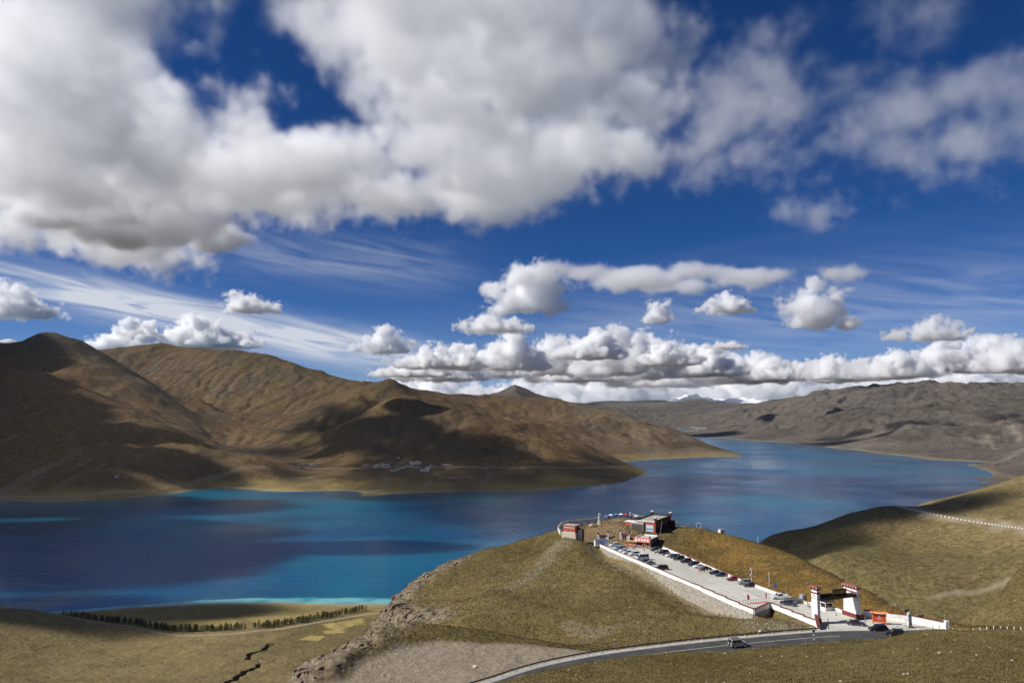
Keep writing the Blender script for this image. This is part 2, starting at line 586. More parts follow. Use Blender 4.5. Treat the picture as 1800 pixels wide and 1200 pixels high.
def near_masks(x, y, h, rock):
    sdp = poly_sd(x, y, PULL) + fbm(x, y, 12, 4, 61) * 4
    gravel = 1 - sstep(-2.0, 2.5, sdp)
    d, _ = seg_dist(x, y, ROAD_MID)
    gravel = np.maximum(gravel, 0.9 * (1 - sstep(5.5, 8.0, d + fbm(x, y, 5, 3, 63) * 2)))
    # trampled bare earth on the knoll and around the lot
    sd = poly_sd(x, y, LOT)
    kn = [at(*q)[:2] for q in ((1010, 945, 340), (1030, 922, 362), (1100, 910, 372), (1105, 938, 346), (1060, 945, 340))]
    bare = 1 - sstep(-4, 7, poly_sd(x, y, kn) + fbm(x, y, 14, 4, 65) * 6)
    scree = np.zeros_like(h)
    for line, wd in (([at(1330, 1092, 212)[:2], at(1380, 1092, 205)[:2], at(1430, 1100, 196)[:2]], 8), ([at(975, 960, 340)[:2], at(960, 1000, 315)[:2], at(900, 1040, 285)[:2]], 5),
                     ([at(1000, 965, 335)[:2], at(955, 985, 322)[:2]], 4), ([at(1040, 965, 330)[:2], at(1110, 1000, 295)[:2], at(1200, 1042, 260)[:2], at(1320, 1096, 212)[:2]], 4.5),
                     ([at(1010, 1095, 236)[:2], at(1050, 1110, 224)[:2], at(1030, 1128, 216)[:2], at(1085, 1098, 226)[:2]], 4)):
        dd, _ = seg_dist(x, y, line)
        scree = np.maximum(scree, 1 - sstep(wd * 0.2, wd * 1.3, dd + fbm(x, y, 7, 4, 67) * 5))
    # ochre slope to the right of the lot
    och = [GL(*q)[:2] for q in ((1185, 962), (1300, 1018), (1400, 1054), (1495, 1076), (1600, 1092), (1672, 1107))] + [at(*q)[:2] for q in ((1660, 1094, 224), (1600, 1080, 236), (1500, 1030, 275), (1400, 978, 322), (1300, 945, 356), (1240, 932, 366))]
    ochre = 1 - sstep(-6, 8, poly_sd(x, y, och) + fbm(x, y, 25, 4, 69) * 9)
    return dict(rock=rock, gravel=gravel, bare=bare, scree=scree * 0.9, ochre=ochre)


def terrain_mat(name, grass, dry, earth, rockc, gravelc, near=True, scale=1.0, bump=0.5, green=None, rock_slope=(0.55, 0.8)):
    m = bpy.data.materials.new(name)
    m.use_nodes = True
    t = NT(m.node_tree)
    b = m.node_tree.nodes['Principled BSDF']
    b.inputs['Roughness'].default_value = 0.95
    b.inputs['Specular IOR Level'].default_value = 0.08
    tc = t.node('ShaderNodeTexCoord')
    p = tc.outputs['Object']
    geo = t.node('ShaderNodeNewGeometry')
    big = t.noise(p, 0.016 * scale, 5, 0.6)
    mid = t.noise(p, 0.10 * scale, 5, 0.62, 0.5)
    fin = t.noise(p, 0.9 * scale, 6, 0.68)
    tuf = t.noise(p, 2.6 * scale, 3, 0.6)
    col = t.mix(t.ramp(big, 0.36, 0.64), grass, dry)
    if green:
        col = t.mix(t.m('MULTIPLY', t.ramp(t.noise(p, 0.008 * scale, 4, 0.6, 0.8), 0.45, 0.65), 0.7), col, green)
    col = t.mix(t.m('MULTIPLY', t.ramp(mid, 0.48, 0.72), 0.6), col, earth)
    k = t.m('ADD', t.m('MULTIPLY', t.ramp(fin, 0.30, 0.72, smooth=False), 1.0), t.m('MULTIPLY', t.ramp(tuf, 0.30, 0.70, smooth=False), 0.55))
    if not near:
        sh = t.m('MULTIPLY', t.ramp(t.noise(p, 1.7 * scale, 3, 0.7), 0.55, 0.66), t.ramp(t.noise(p, 0.05 * scale, 3, 0.6), 0.40, 0.62))
        col = t.mix(t.m('MULTIPLY', sh, 0.75), col, (0.045, 0.036, 0.018))
    col = t.mix(1.0, col, t.vec(t.m('ADD', k, 0.28), t.m('ADD', k, 0.28), t.m('ADD', k, 0.28)), 'MULTIPLY')
    if near:
        col = t.mix(t.m('MULTIPLY', t.attr('ochre'), 0.8), col, t.mix(1.0, t.mix(t.ramp(mid, 0.4, 0.6), (0.245, 0.142, 0.038), (0.150, 0.096, 0.030)), t.vec(t.m('ADD', k, 0.22), t.m('ADD', k, 0.22), t.m('ADD', k, 0.22)), 'MULTIPLY'))
        stones = t.ramp(t.noise(p, 1.6 * scale, 4, 0.7), 0.58, 0.70)
        sc_col = t.mix(stones, (0.20, 0.165, 0.105), (0.40, 0.36, 0.28))
        col = t.mix(t.m('MULTIPLY', t.attr('scree'), t.ramp(fin, 0.32, 0.55)), col, sc_col)
        col = t.mix(t.attr('bare'), col, t.mix(t.ramp(mid, 0.35, 0.65), (0.17, 0.115, 0.062), (0.25, 0.18, 0.105)))
        col = t.mix(t.m('MULTIPLY', t.attr('gravel'), 0.95), col, t.mix(t.ramp(fin, 0.35, 0.68), tuple(c * 0.82 for c in gravelc), tuple(c * 1.15 for c in gravelc)))
        # scattered pale stones in the grass
        vor = t.node('ShaderNodeTexVoronoi', feature='F1')
        t.put(vor.inputs['Vector'], p)
        vor.inputs['Scale'].default_value = 0.30
        sp = t.m('MULTIPLY', t.m('LESS_THAN', vor.outputs['Distance'], 0.085), t.m('GREATER_THAN', t.xyz(vor.outputs['Color'])[0], 0.72))
        col = t.mix(sp, col, (0.42, 0.38, 0.30))
        rk = t.m('MULTIPLY', t.attr('rock'), t.ramp(t.noise(p, 0.35, 5, 0.65), 0.30, 0.52))
        rcol = t.mix(t.ramp(t.noise(p, 0.7, 6, 0.7), 0.35, 0.68), tuple(c * 0.45 for c in rockc), tuple(c * 1.25 for c in rockc))
        col = t.mix(rk, col, rcol)
    else:
        sl = t.ramp(t.xyz(geo.outputs['Normal'])[2], rock_slope[1], rock_slope[0])
        sl = t.m('MULTIPLY', sl, t.ramp(mid, 0.35, 0.6))
        col = t.mix(sl, col, rockc)
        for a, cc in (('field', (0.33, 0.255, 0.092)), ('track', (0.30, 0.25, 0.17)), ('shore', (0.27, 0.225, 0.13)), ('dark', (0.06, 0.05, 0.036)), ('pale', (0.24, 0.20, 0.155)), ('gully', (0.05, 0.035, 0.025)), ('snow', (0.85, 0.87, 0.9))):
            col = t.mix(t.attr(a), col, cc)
    t.k.new(col, b.inputs['Base Color'])
    bp = t.node('ShaderNodeBump')
    bp.inputs['Strength'].default_value = bump
    bp.inputs['Distance'].default_value = 0.45 / scale
    t.k.new(t.m('ADD', fin, t.m('MULTIPLY', tuf, 0.5)), bp.inputs['Height'])
    bp2 = t.node('ShaderNodeBump')
    bp2.inputs['Strength'].default_value = bump * 0.8
    bp2.inputs['Distance'].default_value = 2.5 / scale
    t.k.new(mid, bp2.inputs['Height'])
    t.k.new(bp.outputs[0], bp2.inputs['Normal'])
    t.k.new(bp2.outputs[0], b.inputs['Normal'])
    return m


ROCKC = (0.235, 0.190, 0.135)
M_NEAR = terrain_mat('headland_grass', (0.122, 0.094, 0.036), (0.155, 0.120, 0.048), (0.090, 0.067, 0.030), ROCKC, (0.270, 0.222, 0.160), bump=0.8)


GRID = {}


def grid_height(name):
    """height of a built terrain sheet at any place"""
    def f(x, y):
        x0, y0, st, Z = GRID[name]
        u = np.clip((np.asarray(x, float) - x0) / st, 0, Z.shape[0] - 1.001)
        v = np.clip((np.asarray(y, float) - y0) / st, 0, Z.shape[1] - 1.001)
        i, j = u.astype(int), v.astype(int)
        a, b = u - i, v - j
        return Z[i, j] * (1 - a) * (1 - b) + Z[i + 1, j] * a * (1 - b) + Z[i, j + 1] * (1 - a) * b + Z[i + 1, j + 1] * a * b, None
    return f


def heightfield(name, x0, x1, y0, y1, step, hf, mat, hole=None, clip_low=None):
    xs = np.arange(x0, x1 + step * 0.5, step)
    ys = np.arange(y0, y1 + step * 0.5, step)
    X, Y = np.meshgrid(xs, ys, indexing='ij')
    Z, attrs = hf(X, Y)
    GRID[name] = (x0, y0, step, Z)
    nx, ny = X.shape
    keep = np.ones((nx - 1, ny - 1), bool)
    if hole:
        for hx0, hx1, hy0, hy1 in (hole if isinstance(hole, list) else [hole]):
            ins = (X > hx0) & (X < hx1) & (Y > hy0) & (Y < hy1)
            keep &= ~(ins[:-1, :-1] & ins[1:, :-1] & ins[:-1, 1:] & ins[1:, 1:])
    if clip_low is not None:
        lo = Z < clip_low
        keep &= ~(lo[:-1, :-1] & lo[1:, :-1] & lo[:-1, 1:] & lo[1:, 1:])
    f = grid_faces(nx, ny, keep)
    co = np.stack([X, Y, Z], -1).reshape(-1, 3)
    used = np.zeros(len(co), bool)
    used[f.ravel()] = True
    idx = np.cumsum(used) - 1
    me = np_mesh(name, co[used], idx[f], mat, True, {k: v.ravel()[used] for k, v in attrs.items()})
    o = link(name, me)
    o['kind'] = 'structure'
    return o


NB = (-125.0, 265.0, 60.0, 440.0)


def hf_near(x, y):
    h, rock = near_height(x, y)
    return h, near_masks(x, y, h, rock)


heightfield('headland_ground', *NB, 0.8, hf_near, M_NEAR)

FIELDS = [[G(*q)[:2] for q in f] for f in (
    ((565, 1098, 18), (585, 1095, 17), (610, 1105, 22), (585, 1108, 22)),
    ((590, 1096, 17), (612, 1090, 15), (632, 1096, 18), (612, 1103, 20)),
    ((614, 1090, 15), (636, 1086, 13), (640, 1098, 18), (634, 1096, 18)),
    ((525, 1124, 27), (545, 1117, 25), (572, 1118, 25), (560, 1126, 27)),
    ((566, 1110, 22), (602, 1107, 21), (606, 1112, 23), (570, 1114, 24)),
    ((205, 1097, 18), (310, 1086, 13), (410, 1083, 11), (420, 1098, 18), (360, 1102, 20), (250, 1102, 21)),
    ((428, 1084, 11), (520, 1080, 10), (630, 1073, 6), (600, 1080, 10), (450, 1095, 17)))]


def hf_outer(x, y):
    h, _ = near_height(x, y, False)
    ins = (x > NB[0] + 3) & (x < NB[1] - 3) & (y > NB[2] + 3) & (y < NB[3] - 3)
    h = np.where(ins, h - 4, h)
    z0 = np.zeros_like(h)
    field = 0.30 * (1 - sstep(9, 16, h + fbm(x, y, 60, 3, 77) * 4)) * (x < 100)
    for i, f in enumerate(FIELDS):
        sd = poly_sd(x, y, f)
        field = np.maximum(field, (1 - sstep(-1, 2, sd + fbm(x, y, 25, 3, 71) * 3)) * (1.0 if i < 5 else 0.6))
    d, _ = seg_dist(x, y, VROAD)
    track = 1 - sstep(3.0, 6.0, d)
    d, _ = seg_dist(x, y, HROAD)
    track = np.maximum(track, 1 - sstep(7, 14, d + fbm(x, y, 20, 3, 73) * 7))
    ln = [at(*q)[:2] for q in ((1640, 1052, 556), (1700, 1042, 552), (1750, 1032, 550), (1800, 1024, 545))]
    d, _ = seg_dist(x, y, ln)
    track = np.maximum(track, 0.6 * (1 - sstep(1.5, 5, d + fbm(x, y, 15, 3, 75) * 3)))
    shore = (1 - sstep(0.5, 3.0, h)) * (h > -3)
    d, _ = seg_dist(x + fbm(x, y, 26, 3, 41) * 8, y + fbm(x, y, 26, 3, 43) * 8, GULLY)
    gully = 0.8 * (1 - sstep(2.0, 4.5, d))
    side = sstep(0.0, 0.4, x / 2000 + 0.05)
    return h, dict(field=field, track=track, shore=shore, dark=z0, pale=z0, gully=gully, snow=z0)


M_VALLEY = terrain_mat('valley_grass', (0.165, 0.126, 0.056), (0.205, 0.158, 0.070), (0.115, 0.086, 0.044), (0.17, 0.14, 0.10), (0.2, 0.18, 0.14), near=False, scale=0.22, bump=0.7, green=(0.100, 0.084, 0.034), rock_slope=(0.45, 0.7))
FB = (-450.0, -150.0, 800.0, 1150.0)
heightfield('valley_ground', -1500, 1900, -250, 2000, 5.0, hf_outer, M_VALLEY, hole=[(NB[0] + 6, NB[1] - 6, NB[2] + 6, NB[3] - 6), (FB[0] - 1, FB[1] + 1, FB[2] - 1, FB[3] + 1)], clip_low=-12)
heightfield('field_ground', *FB, 1.25, hf_outer, M_VALLEY)


def ground_Y(px, py, hf, y0, y1):
    """distance at which the line of sight meets the land"""
    Ys = np.linspace(y0, y1, 400)
    a, b = ray(px, py)
    h, _ = hf(a * Ys, Ys)
    under = np.where(CAMZ + b * Ys <= h)[0]
    return float(Ys[under[0]]) if len(under) else None


def hit(px, py, y0=150, y1=420):
    Y = ground_Y(px, py, near_height, y0, y1) or y1
    return at(px, py, Y)
# ------------------------------------------------------------------ mountains across the lake
def left_points():
    P = []
    A = lambda px, py, Y: P.append(at(px, py, Y))
    shore = [(-200, 885), (0, 879), (130, 880), (270, 870), (330, 863), (460, 862), (590, 862), (640, 872), (730, 866), (820, 864), (900, 862), (1000, 857), (1060, 852), (1125, 836), (1137, 828), (1112, 818), (1095, 812), (1150, 807), (1250, 802.5), (1305, 799.5)]
    for px, py in shore:
        x, y, z = G(px, py)
        P.append((x, y, 0))
        if px < 1130:
            P.append((x, y - 120, -12))
    for q in ((85, 590, 5200), (130, 598, 5300), (170, 618, 5350), (215, 650, 5250), (260, 680, 5150), (295, 699, 5080), (50, 597, 5200), (20, 612, 5150), (-100, 600, 5200), (-300, 590, 5200),
              (165, 619, 7400), (230, 612, 7600), (270, 607, 7600), (330, 615, 7600), (400, 618, 7500), (470, 628, 7400), (520, 642, 7300), (560, 657, 7200), (600, 667, 7000), (640, 674, 6800),
              (230, 665, 6900), (350, 680, 6600), (450, 690, 6500), (550, 700, 6300), (300, 720, 6100), (420, 728, 5900), (510, 735, 5800),
              (310, 745, 5300), (400, 762, 4950), (480, 772, 4750), (380, 785, 4600), (450, 802, 4250), (530, 800, 4250), (540, 826, 3800), (400, 842, 3450), (330, 848, 3350), (470, 840, 3480), (590, 850, 3320),
              (0, 640, 4600), (80, 662, 4450), (150, 692, 4250), (220, 724, 4050), (300, 766, 3820), (380, 796, 3650), (440, 814, 3560), (-150, 620, 4700),
              (0, 760, 3700), (100, 782, 3520), (200, 803, 3420), (0, 832, 3200), (150, 843, 3120), (250, 844, 3180), (-150, 760, 3700), (-150, 840, 3200),
              (120, 655, 4850), (250, 714, 4650), (330, 755, 4450), (60, 640, 4900),
              (690, 668, 5700), (665, 672, 5750), (640, 680, 5800), (590, 705, 5500), (550, 735, 5150), (510, 768, 4750), (715, 684, 5680), (735, 698, 5640), (620, 715, 5250),
              (715, 703, 4800), (690, 704, 4790), (660, 716, 4720), (610, 742, 4600), (570, 772, 4450), (548, 803, 4150), (780, 714, 4780), (850, 734, 4700), (920, 753, 4600), (1000, 776, 4480), (1060, 798, 4400), (1110, 818, 4280),
              (620, 790, 4100), (700, 765, 4330), (700, 800, 4000), (800, 780, 4200), (900, 792, 4120), (640, 824, 3720), (750, 826, 3680), (900, 826, 3680), (1000, 828, 3720), (700, 847, 3380), (900, 846, 3370), (1040, 838, 3620), (1000, 800, 4150),
              (780, 720, 5500), (860, 735, 5600), (940, 752, 5600),
              (745, 695, 7200), (850, 700, 7400), (950, 706, 7400), (1000, 713, 7250), (1050, 722, 7000), (1100, 736, 6700), (1130, 744, 6500), (1150, 752, 6300), (1200, 762, 6100), (1250, 784, 5800), (1290, 797, 5600),
              (950, 742, 6300), (1050, 762, 5900), (1100, 785, 5500), (1200, 793, 5560), (850, 722, 6400), (1000, 775, 5450)):
        A(*q)
    for q in ((745, 695, 7200), (850, 700, 7400), (950, 706, 7400), (1050, 722, 7000), (1130, 744, 6500), (1200, 762, 6100)):
        x, y, z = at(*q)
        P += [(x, y + 700, z - 200), (x, y + 1600, -30)]
    for q in ((715, 703, 4800), (690, 704, 4790), (660, 716, 4720), (610, 742, 4600), (780, 714, 4780), (850, 734, 4700), (920, 753, 4600), (1000, 776, 4480)):
        x, y, z = at(*q)
        P.append((x, y + 330, z - 130))
    for q in ((0, 640, 4600), (80, 662, 4450), (150, 692, 4250), (220, 724, 4050), (300, 766, 3820), (380, 796, 3650)):
        x, y, z = at(*q)
        P += [(x + 110, y + 210, z - 85 * min(1, z / 250)), (x - 70, y - 170, z - 45 * min(1, z / 250))]
    for q in ((170, 618, 5350), (215, 650, 5250), (260, 680, 5150)):
        x, y, z = at(*q)
        P.append((x + 200, y + 250, z - 190))
    x, y, z = at(1250, 784, 5800)
    P += [(x + 150, y + 400, -15), (1900, 6400, -20), (1500, 7500, -25)]
    for q in ((165, 619, 7400), (270, 607, 7600), (400, 618, 7500), (560, 657, 7200), (640, 674, 6800)):
        x, y, z = at(*q)
        P += [(x, y + 900, z - 150), (x, y + 2200, 150)]
    P += [(-6500, 4200, 700), (-6500, 6000, 800), (-6500, 8000, 700), (-5200, 7500, 700), (-5600, 3400, 300), (-5000, 2700, -10), (-4000, 2500, -20)]
    P += [(x, 2300, -40) for x in range(-6000, 1000, 1000)]
    return P


_left = rbf(left_points(), 60.0)


def hit_left(px, py):
    Y = ground_Y(px, py, lambda x, y: (_left(x, y), 0), 2700, 6000) or 4000
    return at(px, py, Y)[:2]


def line_mask(x, y, pts, w, seed, amp=30):
    d, _ = seg_dist(x, y, pts)
    return 1 - sstep(w * 0.4, w, d + fbm(x, y, 60, 3, seed) * amp)


def hf_left(x, y):
    h = _left(x, y)
    k = sstep(5, 160, h)
    wx, wy = fbm(x, y, 700, 3, 81) * 220, fbm(x, y, 700, 3, 82) * 220
    h = h + k * (fbm(x + wx, y + wy, 620, 5, 83, ridged=True) * 30 + fbm(x, y, 130, 4, 85) * 6 + fbm(x + wx * .6, y + wy * .3, 210, 4, 86, ridged=True) * 11) * np.where(y > 9000, 0.4, 1)
    h = h + (1 - k) * fbm(x, y, 150, 4, 87) * np.clip(np.abs(h) * 0.25, 0, 2.5)
    c = flow_lines(h + fbm(x, y, 90, 3, 181) * 3)
    h = h - c * 20 * sstep(20, 140, h)
    # rocky outcrop in the valley and rocky east flank of the first peak
    ox, oy, oz = at(345, 712, 5650)
    h = h + 42 * np.exp(-(((x - ox) / 150) ** 2 + ((y - oy) / 170) ** 2)) * (1 + 0.5 * fbm(x, y, 60, 3, 88))
    # terraces of the old fields under the village
    tx = sstep(-1050, -900, x) * (1 - sstep(250, 520, x)) * (1 - sstep(3700, 3800, y)) * sstep(4, 8, h)
    st = 4.5
    fr = h / st - np.floor(h / st)
    h = h + tx * (np.floor(h / st) + sstep(0.62, 1.0, fr) - h / st) * st * 0.8
    z0 = np.zeros_like(h)
    shore = (1 - sstep(1.5, 6.5, h + fbm(x, y, 120, 3, 89) * 3)) * (h > -4)
    road = [hit_left(*q) for q in ((500, 818), (540, 822), (640, 824), (760, 823), (900, 823), (1000, 823), (1060, 822), (1100, 821))]
    track = 0.6 * line_mask(x, y, road, 16, 91, 4)
    r2 = [hit_left(*q) for q in ((0, 873), (130, 875), (270, 865), (300, 855), (350, 845), (400, 834), (470, 824))]
    track = np.maximum(track, 0.55 * line_mask(x, y, r2, 15, 92, 4))
    fieldm = sstep(-2100, -1700, x) * (1 - sstep(-700, -500, x)) * (1 - sstep(20, 42, h + fbm(x, y, 200, 3, 94) * 10)) * sstep(0.50, 0.62, fbm(x, y * 3, 260, 3, 93) + 0.5) * 0.7
    fieldm = np.maximum(fieldm * .8, 0.40 * (1 - sstep(14, 48, h + fbm(x, y, 180, 3, 97) * 14)) * sstep(-2300, -1700, x))
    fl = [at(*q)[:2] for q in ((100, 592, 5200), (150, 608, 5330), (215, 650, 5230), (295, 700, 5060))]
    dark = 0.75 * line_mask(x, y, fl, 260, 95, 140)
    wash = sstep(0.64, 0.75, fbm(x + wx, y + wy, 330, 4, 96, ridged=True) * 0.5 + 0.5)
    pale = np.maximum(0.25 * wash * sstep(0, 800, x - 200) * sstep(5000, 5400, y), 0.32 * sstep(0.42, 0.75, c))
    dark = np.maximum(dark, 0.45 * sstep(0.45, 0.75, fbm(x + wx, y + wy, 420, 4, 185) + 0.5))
    return h, dict(field=fieldm, track=track, shore=shore * 0.75, dark=dark, pale=pale, gully=z0, snow=z0)


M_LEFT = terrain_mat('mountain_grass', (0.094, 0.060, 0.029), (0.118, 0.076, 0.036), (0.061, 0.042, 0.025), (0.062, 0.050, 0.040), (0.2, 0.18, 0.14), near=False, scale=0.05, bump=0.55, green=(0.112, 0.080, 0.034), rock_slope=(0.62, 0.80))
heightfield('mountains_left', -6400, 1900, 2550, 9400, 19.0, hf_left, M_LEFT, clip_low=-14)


def right_points():
    P = []
    A = lambda px, py, Y: P.append(at(px, py, Y))
    shore = [(1190, 752), (1230, 757), (1300, 772), (1370, 777), (1440, 783), (1500, 790), (1560, 798), (1640, 808), (1700, 817), (1730, 826), (1712, 842), (1718, 852), (1712, 862)]
    for px, py in shore:
        x, y, z = G(px, py)
        P.append((x, y, 0))
        P.append((x - 220 if px < 1700 else x - 150, y - 60, -14))
    for q in ((1350, 714, 13000), (1400, 707, 11500), (1450, 697, 10800), (1475, 699, 10600), (1500, 694, 10400), (1540, 688, 10200), (1580, 687, 10200), (1620, 683, 10200), (1665, 680, 10200), (1700, 687, 10000), (1740, 693, 9800), (1790, 702, 9500), (1900, 700, 9500), (2050, 690, 9500), (2300, 680, 9500),
              (1500, 740, 8300), (1600, 728, 8500), (1600, 765, 6700), (1700, 750, 7000), (1700, 790, 5700), (1800, 772, 5800), (1800, 728, 7600), (1400, 752, 9000), (1400, 730, 10000), (1300, 748, 10500), (1250, 738, 13000), (1200, 744, 13500), (1560, 780, 6400),
              (1480, 770, 7600), (1650, 740, 7600), (1760, 770, 6100), (1950, 760, 6100), (2000, 720, 7600), (2200, 760, 5800), (2200, 720, 7500),
              (1100, 742, 13800), (1000, 735, 14500), (1030, 714, 17000), (1100, 717, 17000), (1150, 715, 17500), (1250, 718, 17000), (1300, 719, 16000), (900, 720, 16000), (1150, 728, 15200),
              (1800, 798, 4500), (1765, 814, 4450), (1900, 780, 4500), (1770, 835, 3950), (1820, 845, 3700), (1900, 830, 3800), (2100, 800, 3900), (1800, 812, 4700)):
        A(*q)
    P += [(x, y, -20) for x, y in ((600, 9000), (1200, 11000), (2200, 11000), (1500, 8000), (1700, 6500), (2000, 5000), (2000, 4000), (1800, 3300))]
    P += [(-1500, 17000, 250), (-1500, 14000, 60), (9000, 10000, 700), (9000, 6000, 400), (7000, 4000, 300), (4500, 3200, 100), (2600, 3200, -10), (9000, 14000, 600), (5000, 14000, 450)]
    return P


_right = rbf(right_points(), 90.0)


def hf_right(x, y):
    h = _right(x, y)
    k = sstep(2, 150, h)
    wx, wy = fbm(x, y, 1200, 3, 101) * 380, fbm(x, y, 1200, 3, 102) * 380
    rg = fbm(x + wx, y + wy, 1250, 6, 103, 0.52, ridged=True)
    far = 1 - 0.75 * sstep(12500, 15500, y)
    h = h + k * far * (rg * 120 + fbm(x + wx * .6, y + wy * .6, 430, 4, 105, ridged=True) * 46 - 25)
    c = flow_lines(h + fbm(x, y, 150, 3, 183) * 6)
    h = h - c * 62 * sstep(10, 160, h)
    h = np.where(_right(x, y) > 3, np.maximum(h, 1.0), h)
    z0 = np.zeros_like(h)
    w = fbm(x + wx * .7, y + wy * .7, 900, 4, 107, ridged=True)
    pale = sstep(0.66, 0.86, w) * sstep(0.42, 0.6, fbm(x, y, 2200, 2, 108) + 0.5) * (1 - sstep(200, 420, h)) * 0.3
    pale = np.maximum(pale, 0.35 * sstep(0.5, 0.8, c) * (1 - sstep(250, 450, h)))
    for q in (((1790, 752, 6500), (1778, 765, 6200), (1795, 775, 5900), (1785, 785, 5650)), ((1735, 775, 6100), (1740, 790, 5800), (1752, 797, 5500))):
        pale = np.maximum(pale, 0.55 * line_mask(x, y, [at(*r)[:2] for r in q], 26, 109, 12))
    shore = (1 - sstep(1.0, 9, h)) * (h > -4)
    dark = 0.5 * sstep(0.55, 0.75, fbm(x, y, 1500, 4, 110) + 0.5)
    return h, dict(field=z0, track=z0, shore=shore * 0.55, dark=dark, pale=pale, gully=z0, snow=z0)


M_RIGHT = terrain_mat('far_slope', (0.092, 0.077, 0.062), (0.114, 0.095, 0.077), (0.060, 0.053, 0.047), (0.066, 0.060, 0.056), (0.2, 0.18, 0.14), near=False, scale=0.03, bump=0.6, rock_slope=(0.7, 0.9))
heightfield('mountains_right', -1500, 9200, 3200, 18000, 28.0, hf_right, M_RIGHT, clip_low=-14)


def ridge_range(name, sil, depth, amp, wl, seed, mat, snow=None, step=60.0, low=-20):
    """a far range: crest through the given points, falling away to both sides"""
    pts = [at(*q) for q in sil]
    cr = np.array(pts)
    x0, x1 = cr[:, 0].min() - 200, cr[:, 0].max() + 200
    ym = cr[:, 1].mean()

    def hf(x, y):
        top = np.interp(x, cr[:, 0], cr[:, 2])
        cy = np.interp(x, cr[:, 0], cr[:, 1])
        s = np.abs(y - cy) / depth
        h = low + (top - low) * np.clip(1 - s ** 0.9, 0, 1) + fbm(x, y, wl, 5, seed, ridged=True) * amp * sstep(0.02, 0.25, s) * (1 - sstep(0.8, 1.0, s)) + fbm(x, y, wl * .3, 4, seed + 5) * amp * 0.15
        z0 = np.zeros_like(h)
        sn = z0
        if snow is not None:
            sn = sstep(snow - 60, snow + 60, h + fbm(x, y, wl * 0.25, 4, seed + 9) * amp * 0.8)
        return h, dict(field=z0, track=z0, shore=z0, dark=z0 + 0.3, pale=z0, gully=z0, snow=sn)
    return heightfield(name, x0, x1, ym - depth, ym + depth, step, hf, mat, clip_low=low - amp - 50)


M_PEAK = terrain_mat('peak_rock', (0.095, 0.074, 0.060), (0.115, 0.090, 0.072), (0.070, 0.058, 0.050), (0.075, 0.065, 0.060), (0.2, 0.18, 0.14), near=False, scale=0.03, bump=0.6, rock_slope=(0.7, 0.9))
ridge_range('peak_range', [(640, 712, 13000), (745, 699, 13200), (765, 695, 13200), (800, 699, 13000), (822, 692, 13000), (850, 696, 12800), (872, 690, 12700), (886, 684, 12600), (905, 675, 12500), (922, 682, 12600), (942, 691, 12700), (968, 697, 12700), (985, 700, 12600), (1010, 710, 12500), (1045, 722, 12300), (1080, 735, 12000)], 2600, 170, 1300, 121, M_PEAK, step=40.0)
ridge_range('blue_range', [(700, 712, 30000), (980, 707, 30000), (1040, 708, 30000), (1100, 705, 30000), (1160, 704, 30000), (1230, 706, 30000), (1290, 708, 30000), (1340, 711, 30000), (1400, 712, 30000), (1700, 712, 30000), (2100, 708, 30000)], 8000, 300, 5000, 131, M_PEAK, step=180.0)
ridge_range('snow_range', [(1100, 712, 46000), (1180, 708, 46000), (1195, 701, 46000), (1206, 698, 46000), (1213, 692, 46000), (1222, 699, 46000), (1240, 706, 46000), (1265, 708, 46000), (1276, 700, 46000), (1286, 703, 46000), (1300, 701, 46000), (1312, 702, 46000), (1325, 709, 46000), (1360, 712, 46000)], 6000, 500, 2600, 141, M_RIGHT, snow=480, step=140.0)
ridge_range('corner_peak', [(-250, 600, 7600), (-60, 604, 7600), (0, 599, 7600), (20, 595, 7600), (45, 604, 7600), (90, 640, 7600), (160, 700, 7600)], 2000, 100, 900, 151, M_RIGHT, snow=1060, step=40.0)

# the plain that carries the horizon behind the ranges
pl = np_mesh('far_plain', [(-120000, 17500, -25), (120000, 17500, -25), (120000, 57000, -25), (-120000, 57000, -25)], [(0, 1, 2, 3)], M_RIGHT, False, {a: [0] * 4 for a in ('field', 'track', 'shore', 'dark', 'pale', 'gully', 'snow')})
tag(link('far_plain', pl), kind='structure')


# ------------------------------------------------------------------ lake
def water_mat():
    m = bpy.data.materials.new('lake_water')
    m.use_nodes = True
    t = NT(m.node_tree)
    b = m.node_tree.nodes['Principled BSDF']
    tc = t.node('ShaderNodeTexCoord')
    p = tc.outputs['Object']
    x, y, z = t.xyz(p)
    turq = t.ramp(t.noise(p, 0.0011, 4, 0.55, 0.6), 0.40, 0.62)
    deep = t.mix(turq, (0.003, 0.055, 0.125), (0.004, 0.100, 0.160))
    shal = t.attr('shallow')
    col = t.mix(t.ramp(shal, 0.0, 0.6), deep, (0.030, 0.22, 0.27))
    col = t.mix(t.ramp(shal, 0.55, 0.95), col, (0.17, 0.40, 0.40))
    t.k.new(col, b.inputs['Base Color'])
    b.inputs['IOR'].default_value = 1.333
    b.inputs['Specular IOR Level'].default_value = 0.5
    wind = t.ramp(t.noise(t.vec(t.m('MULTIPLY', x, 0.55), y, 0.0), 0.0016, 5, 0.6, 1.2), 0.38, 0.62)
    t.k.new(t.m('ADD', t.m('MULTIPLY', wind, 0.12), 0.11), b.inputs['Roughness'])
    w1 = t.noise(t.vec(t.m('MULTIPLY', x, 0.5), y, 0.0), 0.24, 3, 0.55, 0.3)
    w2 = t.noise(t.vec(t.m('MULTIPLY', x, 0.6), y, 0.0), 0.045, 3, 0.5, 0.3)
    bp = t.node('ShaderNodeBump')
    bp.inputs['Strength'].default_value = 1.0
    bp.inputs['Distance'].default_value = 1.0
    t.k.new(t.m('ADD', t.m('MULTIPLY', w1, t.m('ADD', t.m('MULTIPLY', wind, 0.5), 0.2)), t.m('MULTIPLY', w2, 1.1)), bp.inputs['Height'])
    t.k.new(bp.outputs[0], b.inputs['Normal'])
    return m


